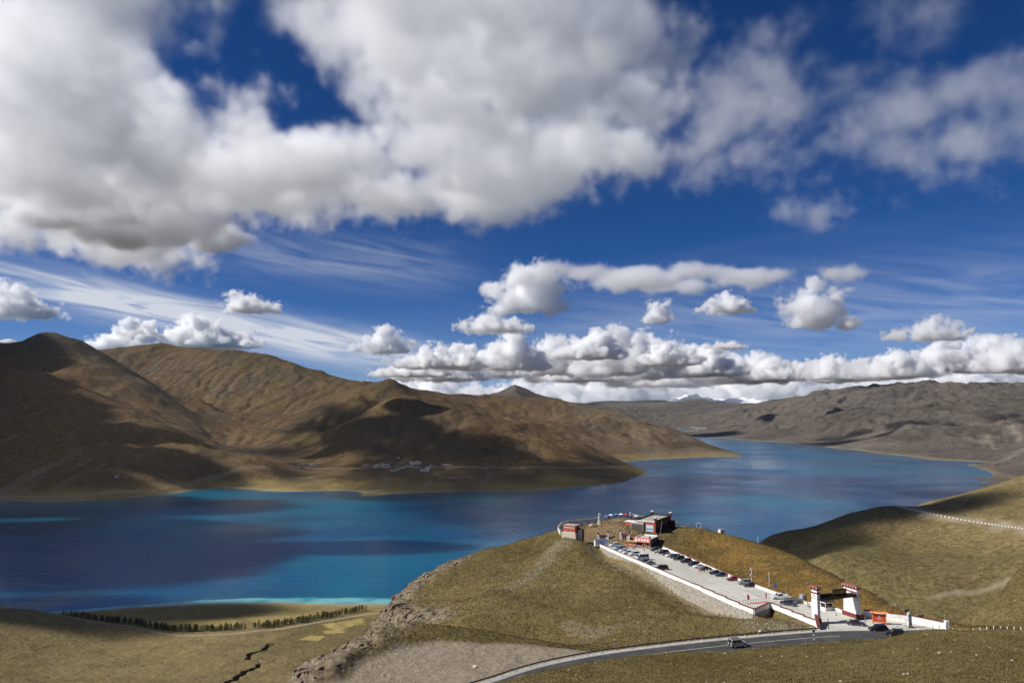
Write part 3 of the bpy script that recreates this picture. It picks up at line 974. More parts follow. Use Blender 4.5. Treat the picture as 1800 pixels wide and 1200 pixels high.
NEAR_SHORE = [G(*q)[:2] for q in ((60, 1079), (100, 1077), (200, 1070), (300, 1064), (430, 1060), (560, 1061), (650, 1061), (760, 1062))]


def hf_lake(x, y):
    near, _ = near_height(x, y, False)
    z0 = np.zeros_like(near)
    d, par = seg_dist(x, y, NEAR_SHORE)
    wd = np.interp(par, (0, 2, 3, 4, 7), (14, 18, 30, 46, 52)) * (1 + .5 * fbm(x, y, 90, 3, 163))
    sh = 0.95 * (1 - sstep(wd * .7, wd, d)) + 0.12 * sstep(-30, 0, near)
    sh = np.where(y >= 2300, 0.22 * sstep(-7.0, 0.5, _left(x, y)) * (x < 1600), sh)
    return z0, dict(shallow=np.clip(sh * (0.85 + 0.5 * fbm(x, y, 60, 3, 161)), 0, 1))


SB = (-1500.0, 600.0, 1160.0, 1760.0)
heightfield('lake', -9000, 9000, 800, 4400, 30.0, hf_lake, water_mat(), hole=(SB[0] - 1, SB[1] + 1, SB[2] - 1, SB[3] + 1))
heightfield('lake_shallows', *SB, 6.0, hf_lake, bpy.data.materials['lake_water'])
heightfield('lake_far', -9000, 9000, 4400, 18000, 400.0, lambda x, y: (np.zeros_like(x), dict(shallow=np.zeros_like(x))), bpy.data.materials['lake_water'])
# ------------------------------------------------------------------ mesh builder
class MB:
    def __init__(self):
        self.v, self.f, self.mi = [], [], []

    def poly(self, pts, faces, mi=0):
        o = len(self.v)
        self.v += [tuple(p) for p in pts]
        self.f += [tuple(i + o for i in f) for f in faces]
        self.mi += [mi] * len(faces)
        return self

    def box(self, x0, x1, y0, y1, z0, z1, mi=0, top=None):
        """top = (dx0, dx1, dy0, dy1): how far the upper rectangle draws in on each side"""
        t = top or (0, 0, 0, 0)
        p = [(x0, y0, z0), (x1, y0, z0), (x1, y1, z0), (x0, y1, z0), (x0 + t[0], y0 + t[2], z1), (x1 - t[1], y0 + t[2], z1), (x1 - t[1], y1 - t[3], z1), (x0 + t[0], y1 - t[3], z1)]
        return self.poly(p, [(0, 3, 2, 1), (4, 5, 6, 7), (0, 1, 5, 4), (1, 2, 6, 5), (2, 3, 7, 6), (3, 0, 4, 7)], mi)

    def hexa(self, p, mi=0):
        return self.poly(p, [(0, 3, 2, 1), (4, 5, 6, 7), (0, 1, 5, 4), (1, 2, 6, 5), (2, 3, 7, 6), (3, 0, 4, 7)], mi)

    def cyl(self, a, b, r0, r1=None, n=10, mi=0, cap=True):
        a, b = Vector(a), Vector(b)
        r1 = r0 if r1 is None else r1
        d = (b - a).normalized()
        u = d.orthogonal().normalized()
        w = d.cross(u)
        pts = []
        for c, r in ((a, r0), (b, r1)):
            for i in range(n):
                t = 2 * math.pi * i / n
                pts.append(c + u * math.cos(t) * r + w * math.sin(t) * r)
        fs = [(i, (i + 1) % n, n + (i + 1) % n, n + i) for i in range(n)]
        if cap:
            fs += [tuple(range(n - 1, -1, -1)), tuple(range(n, 2 * n))]
        return self.poly(pts, fs, mi)

    def ball(self, c, rx, ry=None, rz=None, n=8, m=5, mi=0):
        ry, rz = ry or rx, rz or rx
        pts = [(c[0], c[1], c[2] - rz)]
        for j in range(1, m):
            t = math.pi * j / m - math.pi / 2
            for i in range(n):
                a = 2 * math.pi * i / n
                pts.append((c[0] + rx * math.cos(t) * math.cos(a), c[1] + ry * math.cos(t) * math.sin(a), c[2] + rz * math.sin(t)))
        pts.append((c[0], c[1], c[2] + rz))
        fs = [(0, 1 + (i + 1) % n, 1 + i) for i in range(n)]
        for j in range(m - 2):
            for i in range(n):
                a, b = 1 + j * n + i, 1 + j * n + (i + 1) % n
                fs.append((a, b, b + n, a + n))
        k = len(pts) - 1
        fs += [(k, k - n + i, k - n + (i + 1) % n) for i in range(n)]
        return self.poly(pts, fs, mi)

    def mesh(self, name, mats, smooth=False, bevel=0.0):
        me = bpy.data.meshes.new(name)
        me.from_pydata([tuple(p) for p in self.v], [], self.f)
        for m in (mats if isinstance(mats, (list, tuple)) else [mats]):
            me.materials.append(m)
        me.polygons.foreach_set('material_index', self.mi)
        bm = bmesh.new()
        bm.from_mesh(me)
        if bevel:
            bmesh.ops.bevel(bm, geom=list(bm.edges), offset=bevel, segments=1, affect='EDGES', clamp_overlap=True)
        bmesh.ops.recalc_face_normals(bm, faces=bm.faces)
        bm.to_mesh(me)
        bm.free()
        if smooth:
            me.polygons.foreach_set('use_smooth', [True] * len(me.polygons))
        me.update()
        return me

    def build(self, name, mats, parent=None, loc=None, smooth=False, bevel=0.0):
        return link(name, self.mesh(name, mats, smooth, bevel), parent, loc)


MAT = {}


def mm(key, *a, **k):
    if key not in MAT:
        MAT[key] = pmat(key, *a, **k)
    return MAT[key]


WHITE = mm('white_paint', (0.76, 0.745, 0.71), 0.8, var=0.16, scale=0.9)
MAROON = mm('maroon_paint', (0.155, 0.034, 0.028), 0.7, var=0.15, scale=1.0)
REDWALL = mm('red_wall', (0.42, 0.085, 0.050), 0.85, var=0.12, scale=1.3)
DARKRED = mm('dark_red_wall', (0.15, 0.045, 0.035), 0.85, var=0.2, scale=1.0)
DARKWOOD = mm('dark_wood', (0.030, 0.018, 0.014), 0.6, var=0.2)
BLACK = mm('black_paint', (0.012, 0.012, 0.013), 0.5)
GOLD = mm('gold_letters', (0.62, 0.42, 0.12), 0.45)
ROOFGREY = mm('roof_screed', (0.36, 0.33, 0.27), 0.9, var=0.15, scale=0.6)
GREY = mm('grey_metal', (0.32, 0.33, 0.34), 0.45, 0.4)
CREAM = mm('cream_plaster', (0.56, 0.50, 0.39), 0.9, var=0.12, scale=0.7)
REDBRIGHT = mm('bright_red', (0.62, 0.045, 0.03), 0.6)
ORANGE = mm('orange_frame', (0.70, 0.27, 0.075), 0.6)
GLASS = mm('dark_glass', (0.012, 0.015, 0.020), 0.12, spec=0.5)
BLUEROOF = mm('blue_sheet', (0.045, 0.14, 0.36), 0.5, var=0.1)
WOOD = mm('pole_wood', (0.38, 0.30, 0.18), 0.85, var=0.15)


def stone_mat():
    m = bpy.data.materials.new('rubble_stone')
    m.use_nodes = True
    t = NT(m.node_tree)
    b = m.node_tree.nodes['Principled BSDF']
    b.inputs['Roughness'].default_value = 0.9
    tc = t.node('ShaderNodeTexCoord')
    vo = t.node('ShaderNodeTexVoronoi', feature='F1')
    t.put(vo.inputs['Vector'], tc.outputs['Object'])
    vo.inputs['Scale'].default_value = 1.9
    ve = t.node('ShaderNodeTexVoronoi', feature='DISTANCE_TO_EDGE')
    t.put(ve.inputs['Vector'], tc.outputs['Object'])
    ve.inputs['Scale'].default_value = 1.9
    tone = t.xyz(vo.outputs['Color'])[0]
    col = t.mix(tone, (0.19, 0.165, 0.13), (0.42, 0.375, 0.30))
    col = t.mix(t.ramp(ve.outputs['Distance'], 0.09, 0.02), col, (0.46, 0.42, 0.35))
    col = t.mix(t.ramp(t.noise(tc.outputs['Object'], 0.35, 4), 0.55, 0.75), col, (0.42, 0.37, 0.28))
    t.k.new(col, b.inputs['Base Color'])
    bp = t.node('ShaderNodeBump')
    bp.inputs['Strength'].default_value = 0.8
    bp.inputs['Distance'].default_value = 0.12
    t.k.new(t.ramp(ve.outputs['Distance'], 0.0, 0.12), bp.inputs['Height'])
    t.k.new(bp.outputs[0], b.inputs['Normal'])
    return m


STONE = stone_mat()


# ------------------------------------------------------------------ pavement and road
def concrete_mat():
    m = bpy.data.materials.new('lot_concrete')
    m.use_nodes = True
    t = NT(m.node_tree)
    b = m.node_tree.nodes['Principled BSDF']
    b.inputs['Roughness'].default_value = 0.9
    b.inputs['Specular IOR Level'].default_value = 0.2
    tc = t.node('ShaderNodeTexCoord')
    p = tc.outputs['Object']
    x, y, z = t.xyz(p)
    # streaks along the driving direction
    u = t.m('ADD', t.m('MULTIPLY', x, 0.96), t.m('MULTIPLY', y, 0.27))
    v = t.m('ADD', t.m('MULTIPLY', x, -0.27), t.m('MULTIPLY', y, 0.96))
    st = t.noise(t.vec(t.m('MULTIPLY', u, 0.55), t.m('MULTIPLY', v, 0.07), 0.0), 1.0, 6, 0.65, 0.5)
    bl = t.noise(p, 0.05, 5, 0.6)
    fi = t.noise(p, 0.8, 5, 0.65)
    col = t.mix(t.ramp(bl, 0.35, 0.65), (0.43, 0.415, 0.36), (0.56, 0.54, 0.47))
    col = t.mix(t.m('MULTIPLY', t.ramp(st, 0.50, 0.72), 0.55), col, (0.23, 0.225, 0.21))
    col = t.mix(t.m('MULTIPLY', t.ramp(fi, 0.35, 0.7), 0.3), col, (0.58, 0.555, 0.49))
    # slab joints every 5 m
    jo = t.m('MAXIMUM', t.m('LESS_THAN', t.m('FRACT', t.m('MULTIPLY', u, 0.2)), 0.016), t.m('LESS_THAN', t.m('FRACT', t.m('MULTIPLY', v, 0.2)), 0.016))
    col = t.mix(t.m('MULTIPLY', jo, 0.6), col, (0.12, 0.115, 0.105))
    t.k.new(col, b.inputs['Base Color'])
    return m


def ngon_sheet(name, poly, zf, mat, th=0.0):
    """a flat sheet over a polygon, cut fine enough to follow the height"""
    from mathutils.geometry import tessellate_polygon
    bm = bmesh.new()
    vs = [bm.verts.new((p[0], p[1], 0.0)) for p in poly]
    for tri in tessellate_polygon([[Vector((p[0], p[1], 0)) for p in poly]]):
        bm.faces.new([vs[k] for k in tri])
    for k in range(3):
        bmesh.ops.subdivide_edges(bm, edges=[e for e in bm.edges if e.calc_length() > 9], cuts=1)
        bmesh.ops.triangulate(bm, faces=[f for f in bm.faces if len(f.verts) > 3])
    for v in bm.verts:
        v.co.z = float(zf(np.array(v.co.y)))
    bmesh.ops.recalc_face_normals(bm, faces=bm.faces)
    me = bpy.data.meshes.new(name)
    bm.to_mesh(me)
    bm.free()
    if sum(p.normal.z for p in me.polygons) < 0:
        me.flip_normals()
    me.materials.append(mat)
    return tag(link(name, me), kind='structure')


ngon_sheet('parking_lot', LOT, lambda y: lot_z(y) + 0.0, concrete_mat())


def strip(name, line, o0, o1, z0, z1, mat, kind='structure', thick=0.0, parent=None):
    a, b = offset(line, o0), offset(line, o1)
    n = len(a)
    mb = MB()
    if thick:
        pts = []
        for i in range(n):
            pts += [(*a[i], z0 - thick), (*a[i], z0), (*b[i], z1), (*b[i], z1 - thick)]
        fs = []
        for i in range(n - 1):
            k = i * 4
            for j in range(4):
                fs.append((k + j, k + (j + 1) % 4, k + 4 + (j + 1) % 4, k + 4 + j))
        fs += [(0, 1, 2, 3), ((n - 1) * 4 + 3, (n - 1) * 4 + 2, (n - 1) * 4 + 1, (n - 1) * 4)]
        mb.poly(pts, fs)
    else:
        pts = [(*q, z0) for q in a] + [(*q, z1) for q in b]
        mb.poly(pts, [(i, i + 1, n + i + 1, n + i) for i in range(n - 1)])
    o = mb.build(name, mat, parent)
    if not thick and sum(p.normal.z for p in o.data.polygons) < 0:
        o.data.flip_normals()
    if kind:
        o['kind'] = kind
    return o


def asphalt_mat():
    m = bpy.data.materials.new('asphalt')
    m.use_nodes = True
    t = NT(m.node_tree)
    b = m.node_tree.nodes['Principled BSDF']
    b.inputs['Roughness'].default_value = 0.85
    b.inputs['Specular IOR Level'].default_value = 0.25
    tc = t.node('ShaderNodeTexCoord')
    p = tc.outputs['Object']
    n = t.noise(p, 0.22, 6, 0.68, 0.6)
    f = t.noise(p, 3.0, 4, 0.7)
    col = t.mix(t.ramp(n, 0.35, 0.65), (0.042, 0.042, 0.044), (0.078, 0.076, 0.073))
    col = t.mix(t.m('MULTIPLY', t.ramp(f, 0.4, 0.7), 0.35), col, (0.09, 0.088, 0.085))
    t.k.new(col, b.inputs['Base Color'])
    return m


LINEPAINT = mm('road_line_paint', (0.55, 0.50, 0.36), 0.8, var=0.15, scale=2)
LINEWHITE = mm('road_line_white', (0.62, 0.61, 0.57), 0.8, var=0.15, scale=2)
KERB = mm('kerb_concrete', (0.50, 0.48, 0.42), 0.9, var=0.15, scale=0.8)
road = strip('road', ROAD_FAR, 0.6, 9.2, ROADZ + .006, ROADZ + .006, asphalt_mat())
strip('road_shoulder', ROAD_FAR, -0.6, 0.6, ROADZ + .002, ROADZ + .002, KERB)
kerb_i = int(np.argmin(np.hypot(ROAD_FAR[:, 0] - G(1225, 1128, ROADZ)[0], ROAD_FAR[:, 1] - G(1225, 1128, ROADZ)[1])))
strip('road_kerb', ROAD_FAR[kerb_i:], 9.2, 10.3, ROADZ + 0.12, ROADZ + 0.12, KERB, thick=0.5)
strip('road_edge_line', ROAD_FAR, 0.85, 1.02, ROADZ + .012, ROADZ + .012, LINEWHITE)
strip('road_edge_line', ROAD_FAR, 8.75, 8.92, ROADZ + .012, ROADZ + .012, LINEWHITE)
cum = np.r_[0, np.cumsum(np.linalg.norm(np.diff(ROAD_FAR, axis=0), axis=1))]
gate_i = int(np.argmin(np.hypot(ROAD_FAR[:, 0] - GL(1470, 1108)[0], ROAD_FAR[:, 1] - GL(1470, 1108)[1])))
strip('road_centre_line', ROAD_FAR[:gate_i], 4.78, 4.98, ROADZ + .012, ROADZ + .012, LINEPAINT)
i = gate_i + 7
while i < len(ROAD_FAR) - 4:
    strip('road_centre_dash', ROAD_FAR[i:i + 4], 4.8, 4.96, ROADZ + .012, ROADZ + .012, LINEWHITE)
    i += 8


# ------------------------------------------------------------------ walls round the lot
def wall_run(root, p, q, z0p, z0q, h, th, cope, n, stepped=0.0, below=0.35, panel='wall_panel', mat=WHITE, cmat=MAROON, depth=0.0):
    """a wall from p to q in n panels, each with its own coping; stepped lifts the far end of every panel"""
    p, q = np.array(p[:2]), np.array(q[:2])
    L = np.linalg.norm(q - p)
    d = (q - p) / L
    nn = np.array([-d[1], d[0]])
    for k in range(n):
        a, b = p + d * L * k / n, p + d * L * (k + 1) / n - d * 0.02
        za = z0p + (z0q - z0p) * k / n
        zb = z0p + (z0q - z0p) * (k + 1) / n
        ta, tb = za + h - stepped * 0.5, zb + h + stepped * 0.5
        ta, tb = ta + stepped, tb - stepped
        m = MB()
        o = nn * th / 2

        def ring(e, z1, z2, w):
            return [(*(e - nn * w), z1), (*(e + nn * w), z1), (*(e - nn * w), z2), (*(e + nn * w), z2)]
        A, B = ring(a, za - below - depth, ta, th / 2), ring(b, zb - below - depth, tb, th / 2)
        m.hexa([A[0], B[0], B[1], A[1], A[2], B[2], B[3], A[3]])
        po = m.build(panel, mat, root)
        c = MB()
        A, B = ring(a - d * .03, ta + .003, ta + cope, th / 2 + .1), ring(b + d * .03, tb + .003, tb + cope, th / 2 + .1)
        c.hexa([A[0], B[0], B[1], A[1], A[2], B[2], B[3], A[3]])
        c.build('coping', cmat, po)


def lotp(px, py):
    return GL(px, py)


W1, W2, W3, W4, W5 = GL(1051, 958), GL(1215, 1029), GL(1325, 1078), GL(1353.5, 1065.5), GL(1436, 1099)
t_ = thing('parapet_wall', 'long white parapet wall with maroon coping along the left edge of the parking lot', 'wall')
wall_run(t_, W1, W2, W1[2], W2[2], 1.05, 0.35, 0.10, 9)
wall_run(t_, W2, W3, W2[2], W3[2], 1.15, 0.40, 0.16, 5, stepped=-0.28)
wall_run(t_, W3, W4, W3[2], W4[2], 1.15, 0.40, 0.16, 1)
wall_run(t_, W4, W5, W4[2], W5[2], 1.25, 0.40, 0.16, 4, stepped=-0.30)
# stone retaining wall under it
t_ = thing('retaining_wall', 'pale rubble stone retaining wall below the white parapet of the parking lot', 'wall')
seg = [W1, GL(1120, 987), W2, GL(1270, 1053), W3, W4]
dep = [1.2, 2.6, 3.6, 3.6, 3.4, 1.5]
for k in range(len(seg) - 1):
    a, b = Vector(seg[k]), Vector(seg[k + 1])
    d = (b - a).normalized()
    nn = Vector((d.y, -d.x, 0))
    m = MB()
    o1, o2 = nn * 0.10, nn * 0.75
    m.hexa([a + o2 - Vector((0, 0, dep[k] + 1.5)), b + o2 - Vector((0, 0, dep[k + 1] + 1.5)), b - nn * 0.5 - Vector((0, 0, dep[k + 1] + 1.5)), a - nn * 0.5 - Vector((0, 0, dep[k] + 1.5)),
            a + o1 + nn * .16 - Vector((0, 0, .12)), b + o1 + nn * .16 - Vector((0, 0, .12)), b - nn * 0.5 - Vector((0, 0, .12)), a - nn * 0.5 - Vector((0, 0, .12))])
    m.build('stone_face', STONE, t_)
# right-hand walls
V = [GL(1166, 963.5), GL(1230, 991), GL(1300, 1021), GL(1352, 1040), GL(1400, 1057), GL(1494, 1079)]
t_ = thing('boundary_wall', 'low white wall with red-brown coping behind the right-hand row of parked cars', 'wall')
for a, b, n in zip(V[:-1], V[1:], (6, 5, 4, 4, 6)):
    wall_run(t_, a, b, a[2], b[2], 0.95, 0.35, 0.12, n, stepped=-0.05 if n != 6 else -0.2, cmat=mm('brown_coping', (0.30, 0.12, 0.07), 0.8, var=0.2))
t_ = thing('plaza_wall', 'white wall with maroon coping running from the gate to the road end of the plaza', 'wall')
V = [GL(1519, 1084), GL(1600, 1093.5), GL(1664, 1107)]
for a, b, n in zip(V[:-1], V[1:], (5, 6)):
    wall_run(t_, a, b, a[2], b[2], 1.9, 0.45, 0.18, n, stepped=-0.03)
e = GL(1664.5, 1107.5)
MB().box(-.45, .45, -.45, .45, -.3, 2.5).build('end_post', WHITE, t_, e)

# ------------------------------------------------------------------ entrance gate
PL, PR = Vector(GL(1438, 1097)), Vector(GL(1512, 1088))
GA = (PR - PL).normalized()
GANG = math.atan2(GA.y, GA.x)
SPAN = (PR - PL).length
gate = thing('entrance_gate', 'white entrance gate with two tall battered pillars, dark beam and gold-lettered sign board', 'gate', PL, GANG)


def pillar(x0, w, l0, l1, h, bat, lab=None, plinth=True):
    """local axes: x along the gate, y into the lot; the front edge leans back by bat"""
    m = MB()
    m.hexa([(x0, 0, -.4), (x0 + w, 0, -.4), (x0 + w, l0, -.4), (x0, l0, -.4), (x0 + .02, bat, h), (x0 + w - .02, bat, h), (x0 + w - .02, bat + l1, h), (x0 + .02, bat + l1, h)])
    p = m.build('pillar', WHITE, gate, bevel=0.02)
    y0, y1 = bat - .06, bat + l1 + .06
    xa, xb = x0 - .06, x0 + w + .06
    MB().box(xa, xb, y0, y1, h - 1.05, h - 0.70).build('red_band', MAROON, p)
    MB().box(xa + .03, xb - .03, y0, y1, h - 2.35, h - 2.27).build('dark_line', BLACK, p)
    MB().box(xa - .18, xb + .18, y0 - .18, y1 + .18, h + .003, h + 0.38).build('cornice', MAROON, p)
    cap = MB().box(xa - .28, xb + .28, y0 - .28, y1 + .28, h + 0.62, h + 0.98, top=(.35, .35, .35, .35)).build('cap', mm('cap_red', (0.25, 0.075, 0.055), 0.8, var=0.15), p)
    MB().box(xa - .12, xb + .12, y0 - .12, y1 + .12, h + .383, h + .617).build('recess', BLACK, p)
    n = max(3, int((y1 - y0) / 0.72))
    for i in range(n):
        yy = y0 - .1 + (y1 - y0 + .2) * i / (n - 1)
        MB().box(xa - .30, xa - .125, yy - .13, yy + .13, h + .39, h + .60).build('dentil', WHITE, p)
    for i in range(3):
        xx = xa + (xb - xa) * i / 2
        MB().box(xx - .12, xx + .12, y0 - .30, y0 - .125, h + .39, h + .60).build('dentil', WHITE, p)
    MB().box(x0 - .03, x0 - .004, bat + l1 * .5 - .32, bat + l1 * .5 + .32, h - 1.75, h - 1.5).build('emblem', mm('emblem_grey', (0.10, 0.10, 0.11), 0.7), p)
    if plinth:
        MB().box(x0 - .28, x0 + w + .28, -.35, l0 + .25, -.2, 0.95).build('plinth', MAROON, p)
    return p


pillar(0.0, 1.0, 2.3, 2.1, 9.0, 0.05, plinth=False)
pillar(SPAN, 0.9, 6.0, 4.7, 7.75, 0.95)
bz = 5.75
MB().box(1.2, SPAN + .02, 1.0, 2.6, bz, bz + 0.6).build('beam', DARKWOOD, gate)
bm_ = MB().box(1.25, SPAN + .015, 0.86, 2.74, bz + .603, bz + .85).build('beam_ledge', DARKWOOD, gate)
nd = 26
for i in range(nd):
    xx = 1.4 + (SPAN - 1.7) * i / (nd - 1)
    MB().box(xx - .07, xx + .07, 0.93, 0.995, bz + .36, bz + .5).build('rafter_end', mm('rafter_paint', (0.42, 0.30, 0.20), 0.7), bm_)
MB().box(1.3, SPAN - 8.2, 1.4, 2.0, bz + .853, bz + 1.6).build('upper_board', DARKWOOD, gate)
SX0, SX1, SZ0, SZ1 = SPAN - 8.0, SPAN - 3.4, bz + 0.86, bz + 2.55
sg = MB().box(SX0, SX1, 1.28, 1.52, SZ0, SZ1).build('sign_board', BLACK, gate)
MB().box(SX0 - .08, SX1 + .08, 1.19, 1.277, SZ0 - .003, SZ0 + .1).build('sign_frame', DARKWOOD, sg)
MB().box(SX0 - .08, SX1 + .08, 1.19, 1.277, SZ1 - .1, SZ1 + .06).build('sign_frame', DARKWOOD, sg)
for x0 in (SX0 - .08, SX1 - .06):
    MB().box(x0, x0 + .14, 1.19, 1.277, SZ0 + .103, SZ1 - .103).build('sign_frame', DARKWOOD, sg)


def text_mesh(body, size, depth, mat, name='lettering', parent=None, matrix=None):
    cu = bpy.data.curves.new(name, 'FONT')
    cu.body = body
    cu.size = size
    cu.extrude = depth
    cu.align_x = 'CENTER'
    cu.align_y = 'CENTER'
    cu.resolution_u = 2
    tmp = bpy.data.objects.new('tmp_text', cu)
    C.objects.link(tmp)
    bpy.context.view_layer.update()
    me = bpy.data.meshes.new_from_object(tmp.evaluated_get(bpy.context.evaluated_depsgraph_get()))
    bpy.data.objects.remove(tmp)
    bpy.data.curves.remove(cu)
    me.name = name
    me.materials.clear()
    me.materials.append(mat)
    if matrix is not None:
        me.transform(matrix)
    return link(name, me, parent)


for i, ch in enumerate('羊卓雍措'):
    text_mesh(ch, 1.2, 0.03, GOLD, 'lettering', sg, Matrix.Translation((SX0 + .62 + i * 1.12, 1.24, (SZ0 + SZ1) / 2)) @ Matrix.Rotation(math.pi / 2, 4, 'X'))
# low flank wall with maroon coping that steps down from the left pillar to the road
t_ = thing('flank_wall', 'short white flank wall with sloping maroon coping at the foot of the left gate pillar', 'wall')
a, b = Vector(GL(1435, 1096)), Vector(GL(1439.5, 1107))
nn = Vector(((b - a).y, -(b - a).x, 0)).normalized() * .35
dz = Vector((0, 0, 1))
m = MB()
m.hexa([a - nn - dz * .4, b - nn - dz * .4, b + nn - dz * .4, a + nn - dz * .4, a - nn + dz * 2.1, b - nn + dz * .75, b + nn + dz * .75, a + nn + dz * 2.1])
p = m.build('wall_panel', WHITE, t_)
nn = nn * 1.25
MB().hexa([a - nn + dz * 2.103, b - nn + dz * .753, b + nn + dz * .753, a + nn + dz * 2.103, a - nn + dz * 2.6, b - nn + dz * 1.2, b + nn + dz * 1.2, a + nn + dz * 2.6]).build('coping', MAROON, p)


# ------------------------------------------------------------------ buildings
def zground(x, y):
    h, _ = near_height(np.array([float(x)]), np.array([float(y)]))
    return float(h[0])


BA = math.atan2(0.52, -0.85)        # the buildings share one direction: first side runs left and away, second right and away
E1, E2 = Vector((-0.853, 0.522, 0)), Vector((0.522, 0.853, 0))


def bbox_(m, o, u0, u1, v0, v1, z0, z1, mi=0):
    """box in building axes: u along E1, v along E2, from corner o"""
    P = lambda u, v, z: o + E1 * u + E2 * v + Vector((0, 0, z))
    m.hexa([P(u0, v0, z0), P(u0, v1, z0), P(u1, v1, z0), P(u1, v0, z0), P(u0, v0, z1), P(u0, v1, z1), P(u1, v1, z1), P(u1, v0, z1)], mi)
    return m


def part(name, mat, root, o, *dims, bevel=0.0):
    if isinstance(dims[0], (tuple, list)):
        for d in dims:
            last = part(name, mat, root, o, *d)
        return last
    m = MB()
    bbox_(m, o, *dims)
    return m.build(name, mat, root, bevel=bevel)


# red house on its stone base, left end of the knoll
O = Vector(at(1011.5, 946, 336))
O.z = at(1011.5, 946, 336)[2]
r = thing('red_house', 'small flat-roofed orange-red house on a pale stone base at the left end of the knoll', 'house')
part('stone_base', CREAM, r, O, 0, 7.0, 0, 5.0, -6.0, 2.2)
w = part('wall', REDWALL, r, O, 0.15, 6.2, 0.15, 4.6, 2.203, 5.3)
part('roof', ROOFGREY, r, O, 0.0, 6.4, 0.0, 4.8, 5.303, 5.55)
part('eave_band', WHITE, w, O, 0.6, 5.7, 0.06, 0.147, 4.35, 4.62)
part('eave_band', WHITE, w, O, 0.3, 6.0, 0.06, 0.147, 2.25, 2.6)
for k in range(4):
    part('wall_relief', mm('relief_red', (0.50, 0.14, 0.085), 0.85), w, O, 0.9 + k * 1.25, 1.75 + k * 1.25, 0.09, 0.147, 2.9, 4.1)
part('annex', DARKRED, r, O, -2.0, -.003, 2.2, 4.6, -1.5, 3.8)
part('annex_corner', WHITE, r, O, -2.0, -.2, 1.95, 2.197, -1.5, 3.6)
# curved low wall behind it
t_ = thing('low_wall', 'low curved white and brown wall behind the small red house', 'wall')
pts = [Vector(at(*q)) for q in ((985, 938, 341), (981, 929, 352), (988, 921, 362), (1000, 918, 368), (1030, 916, 372), (1052, 914.5, 373))]
for a, b in zip(pts[:-1], pts[1:]):
    wall_run(t_, a, b, a.z - .2, b.z - .2, 1.2, 0.35, 0.1, 1, cmat=mm('wall_top', (0.40, 0.30, 0.22), 0.9))

# main building
O = Vector(at(1152.5, 938, 350))
r = thing('visitor_building', 'large dark red flat-roofed building with parapet posts on the crest of the knoll', 'building')
w = part('wall', DARKRED, r, O, 0, 9.5, 0.0, 21.0, -3.0, 5.2)
part('front_wall', REDWALL, r, O, 0.0, 4.9, -0.25, -.003, -1.0, 5.0)
part('roof', ROOFGREY, r, O, 0.3, 9.2, 0.3, 20.7, 5.203, 5.5)
par = part('parapet', DARKWOOD, r, O, (-.25, .297, -.25, 21.2, 5.21, 6.05), (9.203, 9.75, -.25, 21.2, 5.21, 6.05), (.3, 9.2, 20.703, 21.2, 5.21, 6.05))
part('parapet_front', WHITE, r, O, .3, 9.2, -.4, .1, 5.21, 5.75)
for u, v in ((-.2, 20.6), (9.1, 20.6), (9.1, 0.0), (-.2, -.2)):
    part('roof_post', mm('post_brown', (0.09, 0.05, 0.035), 0.8), r, O, u - .3, u + .9, v - .3, v + .9, 6.053, 7.2)
    part('post_cap', WHITE, r, O, u - .4, u + 1.0, v - .4, v + 1.0, 7.203, 7.5)
s_ = part('sign_panel', mm('pale_blue_sign', (0.42, 0.62, 0.74), 0.5, var=0.12, scale=0.5), r, O, 0.9, 4.4, -.42, -.253, .9, 3.9)
for k in range(4):
    part('sign_mark', mm('sign_navy', (0.03, 0.06, 0.14), 0.6), s_, O, 1.15 + k * .8, 1.65 + k * .8, -.45, -.423, 1.9, 2.35)
part('sign_line', WHITE, s_, O, 1.6, 3.9, -.45, -.423, 2.8, 3.2)
part('window', GLASS, w, O, 9.2, 9.45, -.06, -.003, 1, 2)
for k in range(5):
    wi = part('window', GLASS, w, O, -.05, -.003, 2.5 + k * 3.6, 4.2 + k * 3.6, 1.6, 3.4)
    part('window_frame', DARKWOOD, wi, O, (-.09, -.053, 2.35 + k * 3.6, 4.35 + k * 3.6, 3.403, 3.65), (-.09, -.053, 2.35 + k * 3.6, 4.35 + k * 3.6, 1.35, 1.597))
part('gap_shade_slab', BLACK, r, O, 4.903, 5.6, -.25, -.003, -1, 4.8)  # black slab stands in for the shade inside the gap
part('side_porch', DARKRED, r, O, -2.2, -.253, 19.0, 21.5, -3, 3.6)
# screen and the wing left of it
O2 = O + E1 * 5.8
r2 = thing('screen_wing', 'low red wing with a big grey outdoor screen left of the dark red building', 'building')
part('wall', REDWALL, r2, O2, 0, 9.5, 0, 4.0, -1.0, 4.4)
part('cornice', WHITE, r2, O2, -.1, 9.6, -.2, 4.1, 4.403, 4.75)
sc_ = part('screen_frame', mm('screen_frame', (0.55, 0.50, 0.42), 0.6), r2, O2, 0.2, 6.4, -.3, -.003, 0.1, 4.2)
part('screen', mm('led_screen', (0.085, 0.088, 0.085), 0.55, var=0.1, scale=3.0), sc_, O2, 0.45, 6.15, -.36, -.303, 0.45, 3.9)
wi = part('window', GLASS, r2, O2, 7.4, 8.2, -.06, -.003, 1.4, 3.0)
part('window_frame', mm('yellow_frame', (0.52, 0.40, 0.14), 0.7), wi, O2, (7.2, 8.4, -.09, -.063, 3.003, 3.25), (7.2, 8.4, -.09, -.063, 1.15, 1.397))
part('step', ROOFGREY, r2, O2, -4.0, 5.5, -2.2, -.41, -1.0, -.1)

